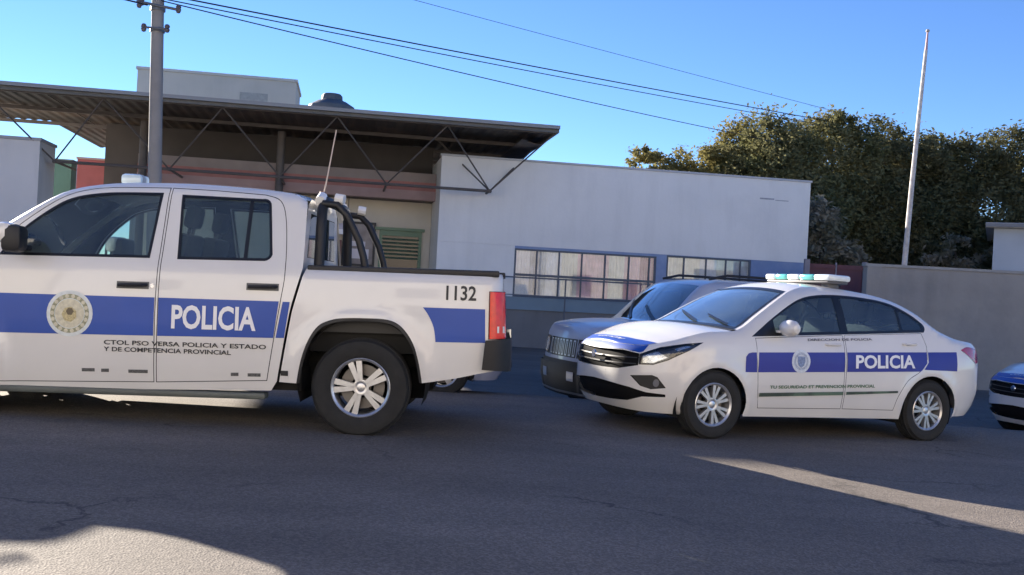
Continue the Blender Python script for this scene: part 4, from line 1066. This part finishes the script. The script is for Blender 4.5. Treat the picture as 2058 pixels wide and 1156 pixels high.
for yb in bots_y[:1]:
    part_ = MB().tube([(bx[0], yb, zb), (bx[-1], yb, zb)], .036, 8).build("bottom_chord", steel, can, True)
for x in bx:
    MB().tube([(x, bots_y[0], zb), (x, 1.16 if x < -1.9 else -.01, zb)], .03, 8).build("cross_chord", steel, can, True)
    for yb, ya, yc in list(zip(bots_y, tops_y, tops_y[1:]))[:1]:
        for xx in (x - 1.22, x + 1.28):
            for yt in ((ya, yc) if x > -1 else (ya,)):
                MB().tube([(x, yb, zb), (xx, yt, 4.88)], .019, 6).build("web_strut", steel, can, True)
        MB().lathe([(.001, -.05), (.04, -.04), (.055, 0), (.04, .04), (.001, .05)], 10, axis='Z', c=(x, yb, zb)).build("truss_node", steel, can, True)
for x in (-9.2, -5.9):
    MB().tube([(x, 1.05, -.6), (x, 1.05, 4.86)], .10, 12).build("column", steel, can, True)
# broken/loose end sheet strips at the right end
for q in range(4):
    MB().box(-.2 + q * .17, -.06 + q * .17, -1.5 + q * .3, 2.5, -.008, .004, 0, Matrix.Translation((0, 0, 4.72 + .03 * q)) @ Matrix.Rotation(R(10 - 3 * q), 4, 'Y')).build("hanging_strip", undm, can)

# ---- shop front under the canopy
shop = site("shop_front", "shaded cream shop front with red-brown fascia beam under the canopy", "building")
cream = mat("cream_wall", (.60, .55, .46), .85, var=.12, vscale=1.0, bump=.1, bscale=10)
part(shop, "fascia_beam", mat("beam_red", (.36, .15, .125), .7, var=.18, vscale=2.5), (-9.35, -1.94, 1.2, 1.45, 3.62, 3.84))
part(shop, "fascia_beam", mat("beam_mauve", (.38, .25, .225), .7, var=.12, vscale=2.5), (-9.35, -1.94, 1.17, 1.45, 3.38, 3.617))
part(shop, "fascia_beam", mat("beam_taupe", (.27, .22, .20), .7, var=.12, vscale=2.5), (-9.35, -1.94, 1.22, 1.45, 3.843, 4.08))
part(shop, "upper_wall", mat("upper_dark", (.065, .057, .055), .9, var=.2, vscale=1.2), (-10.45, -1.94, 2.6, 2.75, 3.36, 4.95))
part(shop, "soffit", mat("soffit", (.18, .14, .12), .9), (-9.35, -1.94, 1.45, 2.6, 3.40, 3.46))
part(shop, "wall", cream, (-9.35, -1.94, 2.2, 2.45, -.7, 3.39))
part(shop, "floor", mat("porch_floor", (.16, .155, .15), .8), (-9.35, -1.94, .4, 2.2, -.62, -.20))
win = part(shop, "window", mat("green_frame", (.17, .25, .16), .6), (-3.30, -3.22, 2.14, 2.2, 1.0, 2.60), (-2.25, -2.17, 2.14, 2.2, 1.0, 2.60), (-3.22, -2.25, 2.14, 2.2, 2.46, 2.60), (-3.42, -2.1, 2.08, 2.2, 2.603, 2.68))
for q in range(6):
    M = Matrix.Translation((-2.735, 2.165, 2.38 - q * .10)) @ Matrix.Rotation(R(35), 4, 'X')
    MB().box(-.48, .48, -.045, .045, -.006, .006, 0, M).build("slat", mat("green_slat", (.10, .16, .11), .6, var=.2), win)
part(win, "pane", mat("dark_pane", (.02, .022, .03), .15), (-3.22, -2.25, 2.185, 2.197, 1.0, 2.46))
board = site("notice_board", "black framed notice board on the cream wall behind the roll bar", "board")
part(board, "frame", mat("board_black", (.02, .018, .018), .5), (-4.26, -4.20, 2.10, 2.18, 1.60, 2.78), (-3.46, -3.40, 2.10, 2.18, 1.60, 2.78), (-4.20, -3.46, 2.10, 2.18, 2.72, 2.78), (-4.20, -3.46, 2.10, 2.18, 1.60, 1.66))
part(board, "sheet", mat("board_sheet", (.32, .28, .26), .8, var=.3, vscale=5), (-4.20, -3.46, 2.13, 2.175, 1.66, 2.72))
part(board, "paper", mat("paper", (.70, .67, .70), .8), (-4.10, -3.56, 2.115, 2.125, 1.80, 2.06)); part(board, "paper", MATS["paper"], (-4.05, -3.66, 2.115, 2.125, 2.13, 2.26))
sgn = site("white_sign", "narrow white sign hanging in the porch behind the roll bar", "sign")
part(sgn, "panel", mat("sign_white", (.82, .80, .82), .6, var=.1), (-4.95, -4.05, 1.60, 1.64, 2.40, 2.53)); part(sgn, "upper_panel", mat("sign_lilac", (.48, .45, .52), .6, var=.2, vscale=9), (-4.90, -4.10, 1.605, 1.635, 2.533, 2.68))
for x in (-4.85, -4.15): part(sgn, "hanger", steel, (x - .01, x + .01, 1.61, 1.63, 2.68, 3.40))
cab = site("brown_cabinet", "red-brown display cabinet with pale bundle in the porch", "cabinet")
cbm = mat("cabinet_wood", (.17, .065, .055), .5, var=.3, vscale=5)
part(cab, "body", cbm, (-5.25, -5.18, 1.65, 2.05, -.2, 2.25), (-4.35, -4.28, 1.65, 2.05, -.2, 2.25), (-5.18, -4.35, 2.0, 2.05, -.2, 2.25), bev=0)
for z in (.6, 1.50, 2.18): part(cab, "shelf", cbm, (-5.18, -4.35, 1.65, 2.0, z, z + .06))
def bundle(name, label, x, y, z, r, m):
    mb = MB().lathe([(.001, 0), (r * .8, .02), (r, r * .5), (r * .95, r), (r * .6, r * 1.45), (r * .25, r * 1.6), (.001, r * 1.62)], 14, axis='Z', c=(x, y, z))
    rnd = random.Random(3)
    for v in mb.bm.verts: v.co += Vector((rnd.uniform(-1, 1), rnd.uniform(-1, 1), rnd.uniform(-1, 1))) * r * .07
    o = site(name, label, "sack"); mb.build("sack_body", m, o, True); return o
bundle("sack", "pale sack on the shelf of the brown cabinet", -4.62, 1.80, 1.56, .22, mat("sacking", (.52, .36, .30), .9, var=.3, vscale=7))

# ---- left side buildings
ann = site("grey_annex", "blank pale grey wall at the left picture edge behind pickup", "building")
part(ann, "wall", mat("annex_render", (.66, .635, .62), .85, streak=.08, var=.08, vscale=.7, bump=.1, bscale=12), (-18, -11.0, -1.0, .2, -.6, 3.95))
part(ann, "coping", mat("annex_coping", (.36, .36, .38), .8), (-18.03, -10.97, -1.03, .23, 3.953, 4.02))
gp = site("green_pillar", "green painted square pillar beside the red panel", "pillar")
part(gp, "shaft", mat("pillar_green", (.10, .20, .16), .7, var=.15, vscale=2), (-13.05, -12.25, 6.4, 7.0, -.6, 4.25)); part(gp, "cap", mat("pillar_cap", (.16, .20, .17), .7), (-13.1, -12.2, 6.35, 7.05, 4.253, 4.33))
rp = site("red_panel", "faded red sign panel above the pickup cab", "sign")
part(rp, "panel", mat("panel_red", (.33, .085, .085), .6, var=.12, vscale=3), (-12.12, -11.02, 6.5, 6.56, 3.45, 4.38)); part(rp, "edge", mat("panel_edge", (.40, .30, .28), .6), (-12.15, -10.99, 6.485, 6.575, 4.383, 4.44))
for x in (-11.95, -11.2): part(rp, "post", steel, (x - .03, x + .03, 6.565, 6.62, -.5, 4.3))
blk = site("roof_block", "pale concrete block rising above the canopy roof", "building")
blm = mat("block_concrete", (.46, .45, .42), .85, streak=.08, var=.08, vscale=.8)
part(blk, "wall", blm, (-11.9, -6.3, 13.0, 16.0, -.6, 8.42)); part(blk, "parapet", mat("block_cap", (.46, .46, .45), .8), (-11.95, -6.25, 12.95, 16.05, 8.423, 8.52))
part(blk, "stain", mat("block_stain", (.31, .32, .315), .9, var=.2, vscale=6), (-8.3, -7.3, 12.985, 12.997, 7.35, 7.9))

# ---- boundary wall, gate and house on the right
bw = thing("boundary_wall", "grey-brown rendered boundary wall behind the police saloon", "wall", (7.45, 21, 0))
bwm = mat("bound_render", (.30, .28, .262), .9, streak=.13, var=.12, vscale=.9, second=(.22, .215, .22), sscale=.8, thr=(.42, .7), bump=.3, bscale=9)
part(bw, "panel", bwm, (0, 16, 0, .18, -.9, 2.08)); part(bw, "coping", mat("bound_cap", (.30, .29, .28), .9, var=.15), (-.03, 16, -.03, .21, 2.083, 2.14))
for x in (0.1, 3.6, 7.1): part(bw, "pier", bwm, (x - .1, x + .2, -.06, -.003, -.9, 2.08))
gt = thing("iron_gate", "dark maroon sheet gate between hall and boundary wall", "gate", (7.1, 24, 0))
gm = mat("gate_maroon", (.115, .035, .045), .6, var=.2, vscale=3)
for x0, x1 in ((.05, .66), (.70, 1.32)):
    lf = part(gt, "leaf", gm, (x0, x1, 0, .03, -.2, 2.2))
    for z in (.2, 1.2, 2.1): part(lf, "leaf_rail", gm, (x0, x1, -.03, -.002, z, z + .06))
part(gt, "post", mat("gate_post", (.24, .22, .25), .7), (-.08, .04, -.03, .09, -.5, 2.3)); part(gt, "post", MATS["gate_post"], (1.33, 1.42, -.03, .09, -.5, 2.3)); part(gt, "centre_bar", MATS["gate_post"], (.665, .695, -.02, .04, -.2, 2.25))
hs = thing("small_house", "pale bluish small house wall beyond the boundary wall at right", "house", (12.5, 26, 0), R(-26))
part(hs, "wall", mat("house_blue", (.46, .49, .53), .85, var=.1, vscale=1), (0, 7, 0, 5, -.8, 3.45)); part(hs, "roof", mat("house_roof", (.42, .42, .43), .7, var=.1), (-.2, 7.2, -.25, 5.2, 3.453, 3.58))
part(hs, "gutter", mat("house_gutter", (.2, .2, .21), .6), (-.2, 7.2, -.32, -.255, 3.47, 3.56))

# ================================================================== POLES AND CABLES
pole = thing("utility_pole", "tall grey concrete utility pole behind the pickup cab", "pole", (-5.72, 16, gz(-5.7, 16)))
pc = mat("pole_concrete", (.24, .225, .215), .85, var=.15, vscale=3, bump=.2, bscale=20)
MB().tube([(0, 0, -.3), (-.10, 0, 2.6), (-.20, 0, 5.5), (-.31, 0, 9.2)], .118, 16, r2=.085).build("shaft", pc, pole, True)
hw = mat("galvanised", (.16, .17, .19), .5, .6)
for z, dx in ((5.62, -.2), (5.28, -.19)):
    MB().lathe([(.104, -.03), (.116, -.03), (.116, .03), (.104, .03)], 16, axis='Z', c=(dx, 0, z), closed=True).build("clamp_band", hw, pole, True)
MB().tube([(-.50, -.12, 5.70), (.22, -.16, 5.58)], .022, 8).build("bracket_arm", hw, pole, True)
MB().tube([(-.40, -.13, 5.29), (.05, -.16, 5.27)], .018, 8).build("bracket_arm", hw, pole, True)
for x, y, z in ((-.42, -.12, 5.70), (.18, -.15, 5.60), (.02, -.16, 5.28), (-.36, -.14, 5.28), (-.46, -.12, 5.66)):
    MB().lathe([(.001, -.07), (.03, -.06), (.045, -.02), (.03, 0), (.045, .03), (.03, .06), (.001, .07)], 10, axis='Z', c=(x, y, z)).build("insulator", mat("porcelain", (.10, .09, .10), .25), pole, True)
wire_m = mat("cable_black", (.02, .022, .03), .6)
def cable(label, A, B, r=.011, sag=.12, ext=1.0):
    A, B = Vector(A), Vector(B); B = A + (B - A) * ext; n = 24
    pts = [A.lerp(B, t / n) - Vector((0, 0, sag * 4 * (t / n) * (1 - t / n))) for t in range(n + 1)]
    o = MB().tube([p - A for p in pts], r, 6).build("power_cable", wire_m, None, True, loc=A)
    return tag(o, label, "cable", "cables strung from the utility pole")
px = -5.92
cable("upper twisted power cable from pole to the right-hand trees", (px + .2, 15.85, 5.59), (8.4, 31, 7.15), .013, .06, 1.5)
cable("second power cable just below the upper twisted one", (px + .2, 15.85, 5.52), (8.5, 31, 7.02), .010, .10, 1.5)
cable("lowest power cable sagging across the sky to the trees", (px + .1, 15.85, 5.50), (7.6, 31, 6.42), .010, .16, 1.5)
cable("faint thin high cable crossing the upper sky", (-6.4, 25, 9.1), (9.2, 33, 8.0), .007, .1, 2.2)
cable("short cable leaving the pole towards the top left", (px - .12, 15.85, 5.42), (-6.6, 13.2, 5.05), .014, .05, 5.0)
cable("second short cable leaving the pole to the left", (px - .3, 15.85, 5.66), (-9.2, 17, 6.5), .012, .05, 7.0)
fp = thing("flagpole", "slender white leaning flagpole against the dark trees", "flagpole", (8.56, 22, gz(8.56, 22)))
pw = mat("pole_white", (.55, .50, .46), .6, var=.25, vscale=9, second=(.45, .38, .34), sscale=6, thr=(.5, .7))
MB().tube([(0, 0, -.2), (.07, 0, 2.4), (.15, 0, 4.3), (.235, 0, 6.0), (.31, 0, 7.35)], .068, 10, r2=.036).build("shaft", pw, fp, True)
MB().tube([(.31, 0, 7.35), (.325, 0, 7.75)], .035, 8, r2=.02).build("tip", mat("pole_tip", (.50, .28, .30), .5), fp, True)
MB().lathe([(.001, -.04), (.04, -.02), (.045, 0), (.03, .03), (.001, .04)], 10, axis='Z', c=(.327, 0, 7.78)).build("finial", pw, fp, True)

# ================================================================== TREES
bark = mat("bark", (.10, .075, .055), .9, bump=.5, bscale=15, var=.3)
def tree(name, label, x, y, blobs, n, lm, leaf=.16, trunk_r=.18, seed=1, cat="tree", group=None):
    rnd = random.Random(seed); z0 = gz(x, y)
    root = thing(name, label, cat, (x, y, z0), 0, group)
    tb = MB(); hi = max(b[2] for b in blobs)
    tb.tube([(0, 0, -.3), (.05, .03, hi * .25), (-.05, .1, hi * .55), (.05, 0, hi * .85)], trunk_r, 10, r2=trunk_r * .35)
    tb.build("trunk", bark, root, True)
    for b in blobs:
        mid = Vector((b[0] * .45, b[1] * .45, hi * .3 + b[2] * .25)); s0 = Vector((0, .05, hi * .3))
        MB().tube([s0, mid, Vector(b[:3])], trunk_r * .45, 7, r2=.02).build("limb", bark, root, True)
    P = []; vol = [b[3] * b[4] * b[5] for b in blobs]; tot = sum(v ** .7 for v in vol)
    verts = []; faces = []
    for b, v in zip(blobs, vol):
        k = int(n * v ** .7 / tot); subs = []
        # leaves gather in clumps near the surface of each blob
        for _ in range(max(8, int(k / 130))):
            d = Vector((rnd.gauss(0, 1), rnd.gauss(0, 1), rnd.gauss(0, 1))).normalized(); r = rnd.uniform(.55, 1.05) 
            subs.append((Vector((b[0] + d.x * b[3] * r, b[1] + d.y * b[4] * r, b[2] + d.z * b[5] * r)), rnd.uniform(.22, .5) * min(b[3], b[5])))
        for i in range(k):
            c, sr = subs[i % len(subs)]
            d = Vector((rnd.gauss(0, 1), rnd.gauss(0, 1), rnd.gauss(0, .8)))
            p = c + d * sr * .45
            s = leaf * rnd.uniform(.55, 1.25)
            u = Vector((rnd.gauss(0, 1), rnd.gauss(0, 1), rnd.gauss(0, .6))).normalized()
            w = u.cross(Vector((rnd.gauss(0, 1), rnd.gauss(0, 1), rnd.gauss(0, 1)))).normalized()
            i0 = len(verts)
            verts += [p - u * s * .5, p + w * s * .22, p + u * s * .5 - Vector((0, 0, s * .1)), p - w * s * .22]
            faces.append((i0, i0 + 1, i0 + 2, i0 + 3))
    me = bpy.data.meshes.new("crown"); me.from_pydata(verts, [], faces)
    link("crown", me, root, None, lm)
    return root
L_dark = leaf_mat("leaf_dark", (.075, .080, .038), (.165, .152, .080), .30)
L_olive = leaf_mat("leaf_olive", (.115, .120, .052), (.23, .21, .105), .34)
L_yel = leaf_mat("leaf_yellow", (.17, .155, .06), (.27, .23, .09), .35)
L_pale = leaf_mat("leaf_pale", (.12, .135, .085), (.32, .29, .23), .30)
TG = "trees behind the boundary wall"
tree("broad_tree", "tall olive-brown broad tree directly right of the white hall", 9.4, 32.5, [(-1.2, 0, 6.05, 1.6, 1.6, 1.5), (0.9, 0.2, 6.35, 1.6, 1.5, 1.5), (0, -0.6, 4.25, 2.4, 1.8, 1.8), (0, 0, 2.6, 2.5, 1.8, 1.8), (-2.3, 0.5, 5.05, 1.2, 1.3, 1.3), (2, 0.3, 4.65, 1.4, 1.4, 1.9), (1, -0.2, 7.25, 0.8, 0.9, 0.6), (-1.4, 0, 6.85, 0.8, 0.8, 0.6)], 80000, L_olive, 0.15, .22, 1, group=TG)
tree("round_tree", "dark round-topped tree behind the flagpole", 12.7, 33.0, [(-0.6, 0, 6.75, 1.2, 1.2, 1.1), (0.7, 0, 6.35, 1.3, 1.4, 1.2), (0, -0.5, 4.45, 2.1, 1.8, 1.8), (-0.3, -0.6, 2.4, 2.2, 1.6, 1.8), (1.2, -0.3, 3.2, 1.7, 1.5, 1.9)], 66000, L_dark, 0.15, .2, 2, group=TG)
tree("spreading_tree", "dark spreading tree at the right picture edge", 16.2, 32.5, [(-1.6, 0, 6.35, 1.4, 1.4, 1.1), (0.2, 0, 6.45, 1.6, 1.5, 1.2), (2, 0, 6.35, 1.6, 1.5, 1.3), (-1, -0.5, 4.55, 2.1, 1.7, 1.6), (1.4, -0.4, 4.35, 2.2, 1.7, 1.7), (-0.6, -0.6, 2.6, 2.4, 1.6, 1.8), (2.2, -0.6, 2.4, 2.3, 1.6, 1.8)], 76000, L_dark, 0.15, .24, 3, group=TG)
tree("far_tree", "dark tree beyond, between the two tall crowns", 11.0, 38.0, [(0, 0, 6.8, 2.2, 1.6, 1.7), (0, 0, 4.2, 2.8, 1.6, 2.0), (3.0, 0, 5.4, 2.4, 1.6, 2.2), (6.0, 0, 5.8, 2.6, 1.6, 2.4), (-2.6, 0, 4.0, 1.8, 1.4, 1.6), (4.5, 0, 3.0, 4.0, 1.6, 2.0)], 40000, L_dark, 0.24, .2, 4, group=TG)
tree("yellow_shrub", "sunlit yellowish tall shrub showing above the hall roof", 6.15, 33.5, [(0, 0, 6.05, 1.3, 1.1, 0.8), (-1.5, 0, 5.9, 1.1, 1, 0.65), (1.5, 0, 6.45, 1.2, 1.1, 1.1), (-0.3, 0, 4.35, 2.2, 1.2, 1.6), (2.2, 0, 5.55, 1.2, 1.1, 1.1)], 30000, L_yel, 0.16, .12, 5, "shrub")
tree("pale_bush", "pale grey-green bush against the right end of the hall", 8.95, 28.9, [(-.1, 0, 3.9, .7, .5, .8), (.2, 0, 2.9, .85, .6, .8), (.1, 0, 1.9, .9, .6, .8), (.9, .3, 2.6, .7, .5, .8)], 8000, L_pale, .19, .06, 6, "bush")
tree("pale_climber", "pale flowering bush against the dark trees near the small house", 13.2, 28.9, [(-.4, 0, 3.4, .8, .5, .6), (.4, 0, 2.9, .8, .5, .6), (-.9, 0, 2.8, .7, .5, .6), (0, 0, 2.0, 1.1, .6, .8)], 3800, L_pale, .17, .05, 7, "bush")
wt = thing("water_tank", "dark grey rounded water tank above the canopy beside the concrete block", "tank", (-8.0, 42.0, gz(-8, 42)))
tkm = mat("tank_grey", (.075, .085, .10), .6, var=.15, vscale=3)
MB().lathe([(.95, 7.6), (1.0, 7.7), (1.02, 8.55), (.95, 8.72), (.62, 8.92), (.45, 8.98), (.43, 9.16), (.36, 9.24), (.001, 9.27)], 28, axis='Z').build("tank_shell", tkm, wt, True)
MB().box(-1.2, 1.2, -1.2, 1.2, 7.35, 7.6).build("platform", mat("tank_base", (.3, .3, .29), .8), wt)
for dx in (-1, 1):
    for dy in (-1, 1): MB().box(dx - .12, dx + .12, dy - .12, dy + .12, -.2, 7.35).build("leg", MATS["tank_base"], wt)

# ================================================================== HOUSES ACROSS THE STREET (behind the viewer)
def street_house(x, w, h, col, label, nm):
    o = thing("terraced_house", label, "house", (x, -7.6, 0), 0, "houses across the street behind the viewer")
    m = mat(nm, col, .85, var=.08, vscale=.8)
    part(o, "wall", m, (-w/2, w/2, -6, 0, -.3, h)); part(o, "cornice", mat("cornice", (.6, .58, .54), .8), (-w/2, w/2, 0.002, .18, h - .25, h + .1))
    for dx in (-w * .28, w * .28):
        wi = part(o, "window", mat("shutter_brown", (.16, .09, .05), .6), (dx - .65, dx + .65, .003, .05, 1.0, 2.3)); part(wi, "pane", mat("dark_pane", (.02, .022, .03), .15), (dx - .57, dx + .57, .052, .058, 1.08, 2.22)); part(wi, "sill", MATS["cornice"], (dx - .75, dx + .75, .003, .16, .9, .995))
        wu = part(o, "window", MATS["shutter_brown"], (dx - .55, dx + .55, .003, .05, 3.9, 5.3)); part(wu, "pane", MATS["dark_pane"], (dx - .47, dx + .47, .052, .058, 3.98, 5.22))
    part(o, "door", mat("door_wood", (.14, .07, .04), .5, var=.2), (-.5, .5, .003, .06, -.05, 2.15))
for x, w, h, c, l, nm in ((-17, 11.8, 6.6, (.70, .64, .52), "cream two-storey house across the street, farthest left", "house_cream"), (-5, 11.8, 7.4, (.72, .70, .66), "off-white house across the street opposite the pickup", "house_white"), (7, 11.8, 6.8, (.68, .58, .46), "sandy house across the street opposite the saloon", "house_sand"), (19, 11.8, 7.2, (.70, .67, .60), "pale house across the street, farthest right", "house_pale")):
    street_house(x, w, h, c, l, nm)
